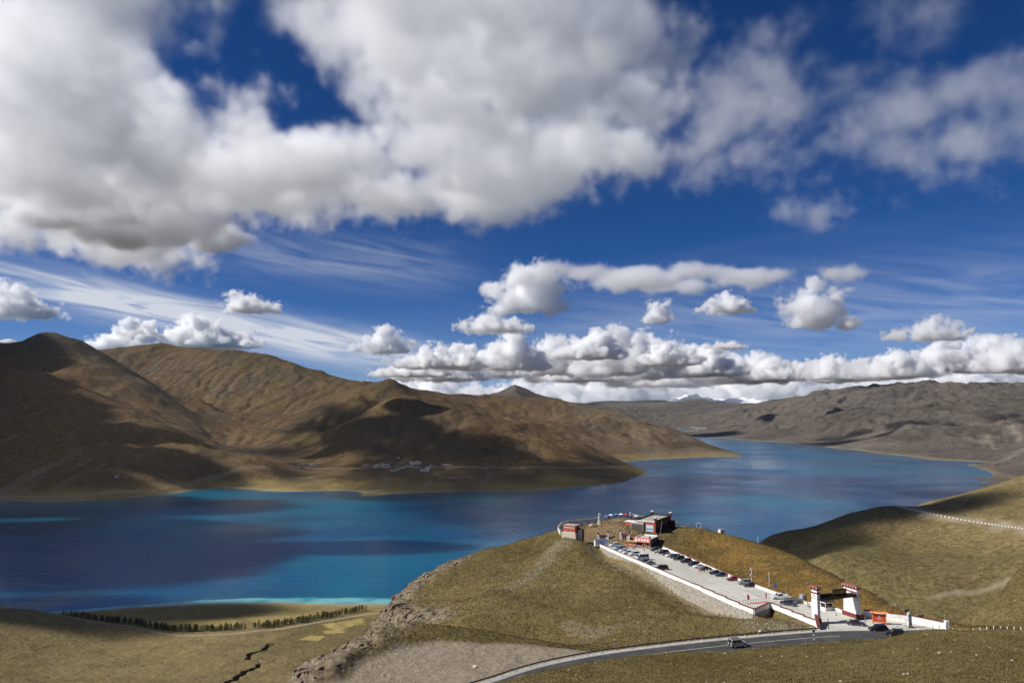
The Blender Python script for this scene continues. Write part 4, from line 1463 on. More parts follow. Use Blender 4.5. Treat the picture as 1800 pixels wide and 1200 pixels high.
# market building with pink banner, at the head of the lot
O = Vector(GL(1143, 962))
r = thing('market_building', 'flat-roofed market building with pink banner front at the head of the parking lot', 'building')
w = part('wall', mm('market_wall', (0.30, 0.16, 0.13), 0.85, var=0.2), r, O, 0.0, 7.5, 0.0, 10.5, -.5, 3.1)
part('roof', mm('roof_pale', (0.50, 0.46, 0.37), 0.9, var=0.15), r, O, .2, 7.3, .2, 10.3, 3.103, 3.3)
part('parapet', WHITE, r, O, (-.15, .197, -.15, 10.65, 3.11, 3.75), (7.303, 7.65, -.15, 10.65, 3.11, 3.75), (.2, 7.3, 10.303, 10.65, 3.11, 3.75))
b_ = part('banner', mm('pink_banner', (0.66, 0.20, 0.19), 0.7, var=0.3, scale=0.9), r, O, -.1, 7.6, -.35, -.153, 2.0, 4.1)
for k in range(5):
    part('banner_mark', WHITE, b_, O, .6 + k * 1.35, 1.4 + k * 1.35, -.38, -.353, 2.5, 3.5)
part('side_band', DARKWOOD, w, O, -.12, -.003, 0.4, 10.0, 2.4, 3.05)
for k in range(3):
    d_ = part('door', GLASS, w, O, -.05, -.003, 1.2 + k * 3.1, 3.3 + k * 3.1, 0, 2.2)
    part('door_frame', mm('pink_frame', (0.45, 0.20, 0.20), 0.7), d_, O, (-.1, -.053, 1.0 + k * 3.1, 1.2 + k * 3.1, 0, 2.3), (-.1, -.053, 3.3 + k * 3.1, 3.5 + k * 3.1, 0, 2.3))
for k in range(3):
    d_ = part('shop_opening', BLACK, w, O, .5 + k * 2.4, 2.3 + k * 2.4, -.05, -.003, 0, 1.95)
for u, v in ((7.2, 0), (0, 0), (0, 10), (7.2, 10)):
    part('roof_post', DARKWOOD, r, O, u - .1, u + .5, v - .1, v + .5, 3.76, 4.6)
# awning stall in front of it
r = thing('awning_stall', 'market stall under a tan awning beside the pink banner', 'stall')
p = O + E1 * 5.2 - E2 * 2.8
part('awning', mm('tan_awning', (0.52, 0.36, 0.16), 0.8, var=0.15), r, p, 0, 5.5, 0, 2.5, 2.25, 2.37)
for u in (.1, 5.3):
    for v in (.1, 2.3):
        part('post', WOOD, r, p, u, u + .12, v, v + .12, -.3, 2.25)
tb = part('table', mm('table_red', (0.55, 0.09, 0.07), 0.7), r, p, .4, 5.0, .3, 1.2, 0.0, .8)
for k in range(9):
    part('goods', mm('goods_%d' % (k % 4), ((0.7, 0.2, 0.1), (0.75, 0.7, 0.6), (0.5, 0.08, 0.12), (0.7, 0.5, 0.1))[k % 4], 0.7), tb, p, .5 + k * .48, .85 + k * .48, .4, 1.1, .803, 1.0 + .1 * (k % 3))
for k, (u, v, c) in enumerate(((-1.2, -3.2, (0.62, 0.10, 0.07)), (2.2, -3.4, (0.50, 0.30, 0.34)), (9.5, -3.0, (0.60, 0.13, 0.10)))):
    q = O + E1 * u + E2 * v
    r = thing('market_table', ('red cloth market table near the corner of the market building', 'mauve parasol table between the awning stall and the parked cars', 'red cloth market table left of the awning stall')[k], 'table')
    part('top', mm('cloth_%d' % k, c, 0.8), r, q, 0, 2.6, 0, 1.0, .72, .80)
    for uu in (.1, 2.4):
        for vv in (.1, .82):
            part('leg', WOOD, r, q, uu, uu + .08, vv, vv + .08, -.1, .72)
    for g in range(5):
        part('goods', mm('goods_%d' % ((g + k) % 4), (0.6, 0.3, 0.2), 0.7), r, q, .1 + g * .5, .45 + g * .5, .2, .8, .803, 1.05)

# the two wing walls of the inner gateway
for (qa, qb, lab, flip) in (((1050.5, 951), (1070, 949), 'left half of the inner gateway, white posts with a dark red doorway wall', 0), ((1089.5, 949.5), (1107, 949), 'right half of the inner gateway, white post with a dark red doorway wall', 1)):
    a, b = Vector(hit(*qa)), Vector(hit(*qb))
    b.z = a.z = min(a.z, b.z)
    L = (b - a).length
    r = thing('gateway_wing', lab, 'gateway', a, math.atan2((b - a).y, (b - a).x))
    w = MB().box(0.6, L - .6, 0, 0.9, -1.5, 2.6).build('wall', mm('gateway_white', (0.62, 0.55, 0.48), 0.85, var=0.15), r)
    MB().box(0.603, L - .603, -.25, 1.15, 2.603, 2.95).build('coping', DARKRED, r)
    for k in range(2):
        x = 1.1 + k * (L - 2.6) * .52
        d_ = MB().box(x, x + (L - 2.6) * .42, -.06, -.003, 0, 2.1).build('doorway', DARKRED, w)
        MB().box(x - .1, x + (L - 2.6) * .42 + .1, -.12, -.003, 2.103, 2.3).build('lintel', DARKWOOD, d_)
    for k, x in enumerate((0.0, L - .6)):
        tall = 4.2 if k != flip else 3.3
        if k != flip or not flip or True:
            pz = MB().box(x + .003, x + .597, -.15, 1.05, -1.5, tall, top=(.06, .06, .06, .06)).build('post', WHITE, r)
            MB().box(x - .05, x + .65, -.2, 1.1, tall + .003, tall + .6).build('post_cap', DARKWOOD, pz)

# container with blue roof
a = Vector(GL(1057, 959))
r = thing('container_cabin', 'white cabin with a blue sheet roof at the far left corner of the lot', 'cabin', a, math.atan2(E2.y, E2.x) + R(38))
MB().box(-1.3, 1.3, -3.0, 3.0, 0.1, 2.6).build('body', mm('cabin_white', (0.72, 0.72, 0.74), 0.6, var=0.05), r)
MB().box(-1.4, 1.4, -3.1, 3.1, 2.603, 2.75).build('roof', BLUEROOF, r)
for y in (-1.8, 0.2, 2.0):
    d_ = MB().box(-1.36, -1.303, y - .35, y + .35, .9, 2.0).build('window', mm('cabin_pane', (0.45, 0.47, 0.55), 0.3), r)
MB().box(-.4, .4, -3.06, -3.003, .15, 2.1).build('door', mm('cabin_door', (0.5, 0.5, 0.55), 0.5), r)
# ticket booth behind the gate
a = Vector(GL(1453, 1071.5))
r = thing('ticket_booth', 'small white ticket booth with a dark window behind the gate', 'booth', a, GANG)
MB().box(-1.3, 1.3, -1.0, 1.0, 0, 0.95).build('base', WHITE, r)
gl = MB().box(-1.2, 1.2, -.9, .9, .953, 2.2).build('window', GLASS, r)
for x in (-1.3, 1.18):
    for y in (-1.0, .88):
        MB().box(x, x + .12, y, y + .12, .953, 2.25).build('corner_post', WHITE, r)
MB().box(-1.6, 1.6, -1.3, 1.3, 2.253, 2.5).build('roof', WHITE, r)
MB().box(-1.62, 1.62, -1.32, 1.32, 2.503, 2.62).build('roof_trim', DARKWOOD, r)
# ------------------------------------------------------------------ vehicles
TYRE = mm('tyre_rubber', (0.018, 0.018, 0.018), 0.85)
RIM = mm('rim_alloy', (0.45, 0.46, 0.47), 0.35, 0.7)
LAMP = mm('headlamp_glass', (0.75, 0.77, 0.80), 0.15)
TAIL = mm('tail_lamp', (0.30, 0.012, 0.010), 0.3)
TRIM = mm('dark_trim', (0.02, 0.02, 0.021), 0.6)


def paint(key, c, rough=0.28):
    if key not in MAT:
        m = pmat(key, c, rough, 0.0, 0.5)
        m.node_tree.nodes['Principled BSDF'].inputs['Coat Weight'].default_value = 0.5
        MAT[key] = m
    return MAT[key]


PAINTS = dict(white=paint('car_white', (0.72, 0.73, 0.74)), black=paint('car_black', (0.010, 0.010, 0.012)), charcoal=paint('car_charcoal', (0.035, 0.037, 0.042)), silver=paint('car_silver', (0.30, 0.305, 0.30)),
              red=paint('car_red', (0.22, 0.018, 0.022)), navy=paint('car_navy', (0.016, 0.024, 0.055)), blue=paint('car_pale_blue', (0.25, 0.44, 0.55)), brown=paint('car_brown', (0.045, 0.026, 0.022)), bronze=paint('car_bronze', (0.16, 0.13, 0.10)))

KINDS = {   # length, width, height, belt, hood height, screen base x, roof front, roof rear, rear base, wheel radius, wheelbase/2, clearance
    'sedan': (4.75, 1.82, 1.46, 0.93, 0.84, 0.98, 0.28, -1.00, -1.72, 0.33, 1.38, 0.2),
    'suv': (4.75, 1.92, 1.78, 1.10, 1.04, 1.10, 0.48, -1.80, -2.20, 0.38, 1.40, 0.25),
    'minivan': (5.1, 1.88, 1.80, 1.05, 1.00, 1.55, 0.75, -2.05, -2.42, 0.34, 1.55, 0.2),
    'van': (5.4, 1.95, 2.45, 1.25, 1.25, 2.25, 1.55, -2.50, -2.62, 0.36, 1.70, 0.22),
    'jeep': (4.55, 2.0, 1.97, 1.18, 1.16, 0.95, 0.55, -2.12, -2.20, 0.41, 1.40, 0.32),
    'pickup': (5.3, 1.90, 1.80, 1.08, 1.06, 1.15, 0.60, -0.75, -0.95, 0.39, 1.55, 0.3)}


def car_meshes(kind):
    L, W, H, belt, hood, sb, rf, rr, rb, wr, wb, cl = KINDS[kind]
    hw, f, b = W / 2, L / 2, -L / 2
    tail_z = belt if kind in ('suv', 'minivan', 'van', 'jeep') else (belt + 0.02)
    nose = hood - (0.14 if kind in ('sedan',) else 0.06)
    st = [(b, hw * .90, cl + .18, tail_z - .18), (b + .10, hw * .97, cl + .04, tail_z - .03), (b + .5, hw, cl, tail_z), (rb, hw, cl, belt), (0, hw, cl, belt), (sb, hw, cl, belt), ((sb + f) / 2, hw * .99, cl, hood), (f - .35, hw * .95, cl + .02, nose + .03), (f - .08, hw * .86, cl + .06, nose - .08), (f, hw * .76, cl + .16, nose - .22)]
    out = []
    m = MB()
    pts, K = [], 8
    for x, w, z0, z1 in st:
        zm = z0 + (z1 - z0) * .55
        pts += [(x, -w * .92, z0), (x, -w, z0 + .12), (x, -w, zm), (x, -w * .93, z1), (x, w * .93, z1), (x, w, zm), (x, w, z0 + .12), (x, w * .92, z0)]
    fs = []
    for i in range(len(st) - 1):
        for j in range(K):
            fs.append((i * K + j, i * K + (j + 1) % K, (i + 1) * K + (j + 1) % K, (i + 1) * K + j))
    fs += [tuple(range(K - 1, -1, -1)), tuple((len(st) - 1) * K + j for j in range(K))]
    m.poly(pts, fs)
    # greenhouse
    wt = hw * (0.76 if kind in ('sedan',) else 0.82 if kind != 'jeep' else 0.90)
    wb_ = hw * .92
    zb = belt - .01
    gh = [(sb, -wb_, zb), (rb, -wb_, zb), (rb, wb_, zb), (sb, wb_, zb), (rf, -wt, H - .04), (rr, -wt, H - .04), (rr, wt, H - .04), (rf, wt, H - .04)]
    m.poly(gh, [(0, 1, 5, 4), (1, 2, 6, 5), (2, 3, 7, 6), (3, 0, 4, 7)])
    rm = wt * .86
    m.poly([(rf, -wt, H - .04), (rr, -wt, H - .04), (rr, wt, H - .04), (rf, wt, H - .04), (rf - .12, -rm, H), (rr + .12, -rm, H), (rr + .12, rm, H), (rf - .12, rm, H)], [(4, 7, 6, 5), (0, 4, 5, 1), (1, 5, 6, 2), (2, 6, 7, 3), (3, 7, 4, 0)])
    if kind == 'pickup':
        for s in (-1, 1):
            y0, y1 = sorted((s * hw * .93, s * hw * .82))
            m.box(b + .08, rb - .02, y0, y1, belt + .003, belt + .22)
        m.box(b + .08, b + .16, -hw * .82, hw * .82, belt + .003, belt + .22)
    out.append(('body', m.mesh('body', [PAINTS['white']], smooth=False, bevel=0.025), 'P', []))

    def lerp(a, c, t):
        return tuple(a[i] + (c[i] - a[i]) * t for i in range(3))

    def pane(q, ins, off):
        # q: lower a, lower b, upper b, upper a
        a0, b0, b1, a1 = q
        P = []
        for (s, t) in ((ins[0], ins[2]), (1 - ins[1], ins[2]), (1 - ins[1], 1 - ins[3]), (ins[0], 1 - ins[3])):
            P.append(lerp(lerp(a0, b0, s), lerp(a1, b1, s), t))
        n = (Vector(P[1]) - Vector(P[0])).cross(Vector(P[3]) - Vector(P[0])).normalized()
        cen = sum((Vector(p) for p in P), Vector()) / 4
        if n.dot(cen - Vector((0, 0, 1.0))) < 0:
            n = -n
        A = [Vector(p) + n * off for p in P]
        Bk = [Vector(p) - n * .01 for p in P]
        mb = MB()
        mb.hexa(Bk + A)
        return mb
    for nm, q, ins in (('windscreen', (gh[0], gh[3], gh[7], gh[4]), (.05, .05, .06, .06)), ('rear_window', (gh[1], gh[2], gh[6], gh[5]), (.08, .08, .12, .1))):
        if kind == 'van' and nm == 'rear_window':
            pass
        out.append((nm, pane(q, ins, .014).mesh(nm, [GLASS]), None, []))
    for s in (0, 1):
        q = (gh[0], gh[1], gh[5], gh[4]) if s == 0 else (gh[3], gh[2], gh[6], gh[7])
        cuts = ((.10, .54, .08, .08), (.49, .09, .08, .08)) if kind not in ('van', 'minivan') else ((.08, .74, .08, .08), (.29, .40, .08, .08), (.63, .06, .08, .08))
        for c in cuts:
            out.append(('side_window', pane(q, c, .014).mesh('side_window', [GLASS]), None, []))
    for sx in (1, -1):
        for sy in (1, -1):
            m = MB()
            y = sy * (hw - .10)
            m.cyl((sx * wb, y - sy * .12, wr), (sx * wb, y + sy * .115, wr), wr, n=16)
            me = m.mesh('wheel', [TYRE])
            m2 = MB()
            m2.cyl((sx * wb, y + sy * .117, wr), (sx * wb, y + sy * .13, wr), wr * .66, wr * .5, n=12)
            out.append(('wheel', me, None, [('rim', m2.mesh('rim', [RIM]))]))
    hz = nose - .18
    for sy in (1, -1):
        y0, y1 = sorted((sy * hw * .52, sy * hw * .84))
        m = MB()
        m.box(f - .18, f + .005 - .06, y0, y1, hz - .07, hz + .09)
        out.append(('headlight', m.mesh('headlight', [LAMP]), None, []))
        y0, y1 = sorted((sy * hw * .66, sy * hw * .93))
        m = MB()
        m.box(b - .012, b + .1, y0, y1, tail_z - .34, tail_z - .14)
        out.append(('tail_light', m.mesh('tail_light', [TAIL]), None, []))
    m = MB()
    m.box(f - .10, f + .012, -hw * .45, hw * .45, cl + .2, hz + .02)
    out.append(('grille', m.mesh('grille', [TRIM]), None, []))
    if kind in ('jeep',):
        m = MB()
        m.cyl((b - .03, .05, 1.05), (b - .26, .05, 1.05), .40, n=18)
        m2 = MB()
        m2.cyl((b - .262, .05, 1.05), (b - .29, .05, 1.05), .31, .27, n=16)
        out.append(('spare_wheel', m.mesh('spare_wheel', [TYRE]), None, [('cover', m2.mesh('cover', [PAINTS['silver']]))]))
        m = MB()
        for y in (-.72, .72):
            m.box(-1.9, .35, y - .03, y + .03, H + .08, H + .13)
        for k in range(7):
            m.box(-1.88 + k * .36, -1.80 + k * .36, -.69, .69, H + .09, H + .12)
        for x in (-1.7, .15):
            for y in (-.72, .72):
                m.box(x - .03, x + .03, y - .03, y + .03, H - .03, H + .08)
        out.append(('roof_rack', m.mesh('roof_rack', [TRIM]), None, []))
        m = MB()
        m.box(-1.45, -.95, -hw * .99 - .02, -hw * .80, belt + .12, H - .22)
        out.append(('side_panel', m.mesh('side_panel', [TRIM]), None, []))
    return out


_carcache = {}


def car(kind, col, x, y, z, heading, label, group=None, cat='car', name='parked_car'):
    if kind not in _carcache:
        _carcache[kind] = car_meshes(kind)
    r = thing(name, label, cat, (x, y, z), heading, group)
    for nm, me, p, subs in _carcache[kind]:
        o = link(nm, me, r)
        if p == 'P':
            o.material_slots[0].link = 'OBJECT'
            o.material_slots[0].material = PAINTS[col]
        for sn, sm in subs:
            link(sn, sm, o)
    return r


ORD = ['first', 'second', 'third', 'fourth', 'fifth', 'sixth', 'seventh', 'eighth', 'ninth', 'tenth', 'eleventh', 'twelfth', 'thirteenth', 'fourteenth', 'fifteenth', 'sixteenth', 'seventeenth']
CN = dict(white='white', black='black', charcoal='dark grey', silver='silver-grey', red='dark red', navy='navy', blue='pale blue', brown='dark brown', bronze='bronze')
right_row = [(1153, 968, 'suv', 'charcoal'), (1160, 970.5, 'sedan', 'silver'), (1167, 973, 'suv', 'black'), (1174, 976, 'sedan', 'charcoal'), (1179, 978, 'sedan', 'white'), (1187, 980.5, 'suv', 'charcoal'), (1194, 983.5, 'suv', 'black'),
             (1206, 988.5, 'suv', 'brown'), (1220, 994, 'suv', 'navy'), (1229, 997.5, 'sedan', 'white'), (1239, 1001.5, 'sedan', 'charcoal'), (1258, 1008.5, 'sedan', 'black'), (1268, 1012, 'sedan', 'navy'), (1289, 1019.5, 'sedan', 'red'), (1309, 1026.5, 'suv', 'silver'), (1319, 1030.5, 'sedan', 'black')]
for i, (px, py, kd, cl_) in enumerate(right_row):
    p = GL(px, py)
    car(kd, cl_, *p, math.pi + R(6 + 5 * math.sin(i * 2.1)), '%s %s, %s from the market building in the right row' % (CN[cl_], {'suv': 'off-roader', 'sedan': 'saloon car'}[kd], ORD[i]), 'cars in the right-hand row of the parking lot')
left_row = [(px + 7, py, kd, cl_) for px, py, kd, cl_ in [(1073, 960, 'suv', 'white'), (1083, 966, 'minivan', 'blue'), (1090, 969.5, 'sedan', 'white'), (1096, 972.5, 'sedan', 'white'), (1108, 975.5, 'suv', 'white'), (1122, 983.5, 'van', 'white'), (1128, 988, 'sedan', 'charcoal'), (1134, 991.5, 'sedan', 'silver'), (1156, 1000.5, 'minivan', 'black')]]
for i, (px, py, kd, cl_) in enumerate(left_row):
    p = GL(px, py)
    car(kd, cl_, *p, math.pi + R(16 if i < 8 else -2), '%s %s, %s from the blue-roofed cabin in the left row' % (CN[cl_], {'suv': 'off-roader', 'sedan': 'saloon car', 'van': 'high-roofed van', 'minivan': 'people carrier'}[kd], ORD[i]), 'cars in the left-hand row of the parking lot')
car('pickup', 'white', *GL(1370, 1052), math.pi + R(4), 'white pickup truck parked by the right wall just inside the gate', None, 'pickup truck')
car('sedan', 'charcoal', *GL(1386, 1063), R(-38), 'dark grey saloon car driving through the lot towards the gate', None, 'car', 'moving_car')
car('sedan', 'charcoal', *GL(1505, 1098), R(-22), 'dark grey hatchback on the plaza right of the gate', None, 'car', 'moving_car')
car('suv', 'black', *GL(1544, 1109), R(178), 'black off-roader standing at the plaza edge below the red billboard', None, 'car', 'moving_car')
car('suv', 'black', *GL(1574, 1117), R(162), 'black off-roader on the road, half hidden by the grassy slope', None, 'car', 'moving_car')
pd = Vector(G(1297, 1136, ROADZ))
di = int(np.argmin(np.hypot(ROAD_MID[:, 0] - pd.x, ROAD_MID[:, 1] - pd.y)))
tg = ROAD_MID[di + 1] - ROAD_MID[di - 1]
car('jeep', 'silver', pd.x, pd.y, ROADZ + .01, math.atan2(tg[1], tg[0]), 'pale boxy off-roader with spare wheel and roof rack driving up the road', None, 'car', 'moving_car')
# grey flatbed truck by the pickup
p = GL(1402, 1059)
r = thing('flatbed_truck', 'grey flatbed truck parked beyond the pickup just inside the gate', 'truck', p, R(8))
MB().box(1.1, 2.7, -1.0, 1.0, .55, 2.45, top=(.05, .45, .08, .08)).build('cab', PAINTS['silver'], r, bevel=.05)
MB().box(2.28, 2.5, -.85, .85, 1.5, 2.2).build('windscreen', GLASS, r)
MB().box(-3.2, 1.0, -1.05, 1.05, .85, 1.0).build('bed', GREY, r)
MB().box(-3.2, 1.0, -1.1, -1.0, 1.003, 1.45).build('side_board', mm('board_grey', (0.36, 0.35, 0.32), 0.7), r)
MB().box(-3.2, 1.0, 1.0, 1.1, 1.003, 1.45).build('side_board', MAT['board_grey'], r)
MB().box(-3.1, 2.5, -.45, .45, .5, .845).build('chassis', TRIM, r)
for x in (-2.2, 1.9):
    for s in (-1, 1):
        w = MB().cyl((x, s * .75, .45), (x, s * 1.02, .45), .45, n=16).build('wheel', TYRE, r)
        MB().cyl((x, s * 1.022, .45), (x, s * 1.035, .45), .26, n=12).build('rim', RIM, w)

# ------------------------------------------------------------------ people
def person_mesh(pose):
    """one continuous skinned figure 1.7 m tall"""
    sw, st, arm = pose
    J = {'hip': (0, 0, .95, .135, .105), 'waist': (0, 0, 1.10, .125, .095), 'chest': (.01, 0, 1.32, .15, .11), 'neck': (0.01, 0, 1.47, .055, .055), 'chin': (.02, 0, 1.53, .075, .08), 'head': (.015, 0, 1.60, .085, .095), 'top': (0, 0, 1.68, .06, .065)}
    E = [('hip', 'waist'), ('waist', 'chest'), ('chest', 'neck'), ('neck', 'chin'), ('chin', 'head'), ('head', 'top')]
    for s, n in ((1, 'l'), (-1, 'r')):
        k = s * st
        J['th' + n] = (0, s * .10, .88, .095, .085)
        J['kn' + n] = (k * .14 + .03, s * .105, .50, .062, .062)
        J['an' + n] = (k * .22 - abs(k) * .05, s * .11, .09, .045, .045)
        J['to' + n] = (k * .22 + .16, s * .125, .03, .035, .03)
        E += [('hip', 'th' + n), ('th' + n, 'kn' + n), ('kn' + n, 'an' + n), ('an' + n, 'to' + n)]
        a = arm[0 if s == 1 else 1]
        J['sh' + n] = (0, s * .19, 1.40, .065, .065)
        J['el' + n] = (-.02 + .10 * a, s * .25, 1.13 + .06 * a, .048, .048)
        J['wr' + n] = (.04 + .26 * a, s * (.24 - .06 * a), .90 + .32 * a, .034, .034)
        J['ha' + n] = (.06 + .32 * a, s * (.235 - .07 * a), .82 + .38 * a, .036, .024)
        E += [('chest', 'sh' + n), ('sh' + n, 'el' + n), ('el' + n, 'wr' + n), ('wr' + n, 'ha' + n)]
    keys = list(J)
    me = bpy.data.meshes.new('person_body')
    me.from_pydata([J[k][:3] for k in keys], [(keys.index(a), keys.index(b)) for a, b in E], [])
    o = bpy.data.objects.new('tmp_person', me)
    C.objects.link(o)
    md = o.modifiers.new('s', 'SKIN')
    for i, k in enumerate(keys):
        d = me.skin_vertices[0].data[i]
        d.radius = J[k][3:5]
        d.use_root = k == 'hip'
    o.modifiers.new('u', 'SUBSURF').levels = 1
    bpy.context.view_layer.update()
    res = bpy.data.meshes.new_from_object(o.evaluated_get(bpy.context.evaluated_depsgraph_get()))
    bpy.data.objects.remove(o)
    res.name = 'person_body'
    res.materials.clear()
    for k in range(4):
        res.materials.append(SKIN)
    for pl_ in res.polygons:
        c = pl_.center
        z = c.z
        if z > 1.58 or (z > 1.5 and c.x < -.01):
            mi = 3
        elif z > 1.46:
            mi = 2
        elif z < .96 and abs(c.y) < .2:
            mi = 1
        elif z < .88 + .3 * (c.x > .22):
            mi = 2
        else:
            mi = 0
        pl_.material_index = mi
        pl_.use_smooth = True
    return res


SKIN = mm('skin', (0.42, 0.26, 0.18), 0.6)
HAIR = mm('hair', (0.012, 0.010, 0.009), 0.6)
CLOTH = {k: mm('cloth_' + k, c, 0.9) for k, c in dict(black=(0.014, 0.014, 0.016), navy=(0.02, 0.03, 0.07), red=(0.45, 0.03, 0.03), white=(0.70, 0.69, 0.66), yellow=(0.66, 0.55, 0.26), grey=(0.16, 0.16, 0.17), blue=(0.10, 0.22, 0.42), pink=(0.55, 0.22, 0.25), olive=(0.10, 0.10, 0.05), cream=(0.62, 0.54, 0.40)).items()}
BODIES = [person_mesh(p) for p in ((0, 0.15, (0, 0)), (0, 1.0, (.2, .1)), (0, .1, (.9, .1)), (0, 0.3, (.5, .8)))]
rp = random.Random(11)


def person(x, y, z, jacket, label, group=None, trousers=None, face=None, pose=None):
    i = rp.randrange(4) if pose is None else pose
    o = link('person', BODIES[i], None, (x, y, z))
    o.rotation_euler = (0, 0, rp.uniform(0, 6.28) if face is None else face)
    s = rp.uniform(.94, 1.05)
    o.scale = (s, s, s)
    for k, m in enumerate((CLOTH[jacket], CLOTH[trousers or rp.choice(('black', 'navy', 'grey'))], SKIN, HAIR)):
        o.material_slots[k].link = 'OBJECT'
        o.material_slots[k].material = m
    return tag(o, label, 'person', group)


for (px, py, c, tr, lab) in ((1101, 968, 'black', 'black', 'person in black standing between the white cars and the market tables'),
                             (1108, 966, 'cream', 'cream', 'person in cream clothes near the market tables'), (1115.5, 965.5, 'navy', 'grey', 'person in navy crossing the head of the lot'),
                             (1132.5, 970, 'black', 'black', 'lone person in black in the middle of the lot'), (1151.5, 975, 'black', 'navy', 'person in black walking past the first parked cars'),
                             (1159, 972, 'cream', 'cream', 'person in cream beside the silver car'), (1184.5, 987, 'black', 'black', 'person in black, left of a pair, beside the parked cars'),
                             (1188, 987.5, 'olive', 'grey', 'person in olive, right of a pair, beside the parked cars'), (1203, 991.5, 'black', 'grey', 'person in black behind the brown off-roader'),
                             (1229, 1004.5, 'red', 'red', 'person in red by the grey saloon car'), (1232, 1005, 'pink', 'red', 'person in pink next to the person in red'), (1238, 1006, 'black', 'black', 'person in black right of the person in pink'),
                             (1241, 1007, 'yellow', 'yellow', 'person in pale yellow, left of the pair by the parked cars'), (1246, 1007.5, 'yellow', 'cream', 'person in pale yellow, right of the pair by the parked cars'),
                             (1423, 1068, 'black', 'black', 'person in black standing left of the gate pillar'), (1420.5, 1066, 'grey', 'black', 'person in grey standing left of the gate pillar'),
                             (1074, 968, 'black', 'black', 'person in black in front of the pale blue people carrier'), (1082, 971, 'red', 'black', 'person in red behind the left parapet wall')):
    p = GL(px, py)
    person(*p, c, lab, 'visitors on the parking lot', tr)
cols = ['black', 'red', 'white', 'navy', 'pink', 'yellow', 'grey', 'cream', 'blue']
for k in range(30):
    px, py = rp.uniform(1092, 1142), rp.uniform(957, 966.5)
    p = GL(px, py)
    cc = cols[k % 9]
    person(*p, cc, 'person in %s among the crowd at the market tables' % cc, 'crowd at the market tables')
for k in range(38):
    px = rp.uniform(1062, 1130)
    q = at(px, 911 + rp.uniform(0, 2), 374 + rp.uniform(-2, 3))
    cc = rp.choice(('black', 'navy', 'white', 'blue', 'grey', 'black'))
    person(q[0], q[1], zground(q[0], q[1]) - .02, cc, 'tiny tourist in %s at the lakeside edge of the knoll' % cc, 'tourists at the edge of the knoll')
for k in range(9):
    px, py, Y = ((1043, 924, 360), (1060, 935, 350), (1075, 938, 348), (1088, 925, 362), (1091, 926, 361), (1098, 934, 352), (1110, 940, 345), (1022, 920, 366), (1035, 918, 368))[k]
    q = at(px, py, Y)
    cc = ('black', 'grey', 'black', 'white', 'navy', 'cream', 'white', 'black', 'navy')[k]
    person(q[0], q[1], zground(q[0], q[1]) - .02, cc, 'person in %s on the bare knoll above the inner gateway' % cc, 'people on the bare knoll')

# ------------------------------------------------------------------ furniture of the place
# guard rail along the road
rail = offset(ROAD_FAR, -0.35)
i0 = int(np.argmin(np.hypot(rail[:, 0] + 20, rail[:, 1] - 150)))
i1 = int(np.argmin(np.hypot(rail[:, 0] - GL(1438, 1105)[0], rail[:, 1] - GL(1438, 1105)[1])))
r = thing('guard_rail', 'dark steel guard rail on pale posts along the far side of the road', 'guard rail', (rail[i0][0], rail[i0][1], ROADZ))
base = Vector((rail[i0][0], rail[i0][1], ROADZ))
m = MB()
for k in range(i0, i1):
    a, b = Vector((*rail[k], 0)), Vector((*rail[k + 1], 0))
    n_ = Vector(((b - a).y, -(b - a).x, 0)).normalized()
    prof = ((.00, .42), (.08, .50), (.00, .58), (.08, .66), (.00, .74))
    for (o0, z0), (o1, z1) in zip(prof[:-1], prof[1:]):
        A = [a - base * 0 + n_ * o0, b + n_ * o0, b + n_ * o1, a + n_ * o1]
        A = [Vector((q.x - base.x, q.y - base.y, zz)) for q, zz in zip(A, (z0, z0, z1, z1))]
        m.hexa([A[0] - n_ * .02, A[1] - n_ * .02, A[2] - n_ * .02, A[3] - n_ * .02, A[0], A[1], A[2], A[3]])
m.build('rail', mm('rail_steel', (0.085, 0.085, 0.088), 0.5, 0.5), r)
pm = MB().box(-.07, .07, -.07, .07, -.3, .72).mesh('post', [mm('post_white', (0.60, 0.58, 0.52), 0.8)])
for k in range(i0, i1, 2):
    n_ = rail[k + 1] - rail[k]
    n_ = np.array((n_[1], -n_[0])) / np.linalg.norm(n_)
    link('post', pm, r, (rail[k][0] - n_[0] * .12 - base.x, rail[k][1] - n_[1] * .12 - base.y, 0))
# striped marker posts
for (q, lab) in ((G(1431, 1128, ROADZ), 'black and white striped marker post on the near roadside below the gate'), (at(1080, 1142, 203), 'pale striped marker post on the slope beyond the guard rail')):
    r = thing('marker_post', lab, 'marker post', q)
    for k in range(5):
        MB().box(-.09, .09, -.09, .09, k * .5 + .002, k * .5 + .498).build('band', WHITE if k % 2 else BLACK, r)
    MB().box(-.3, .3, -.05, .05, 2.505, 2.95).build('head', BLACK if 'near' in lab else WHITE, r)
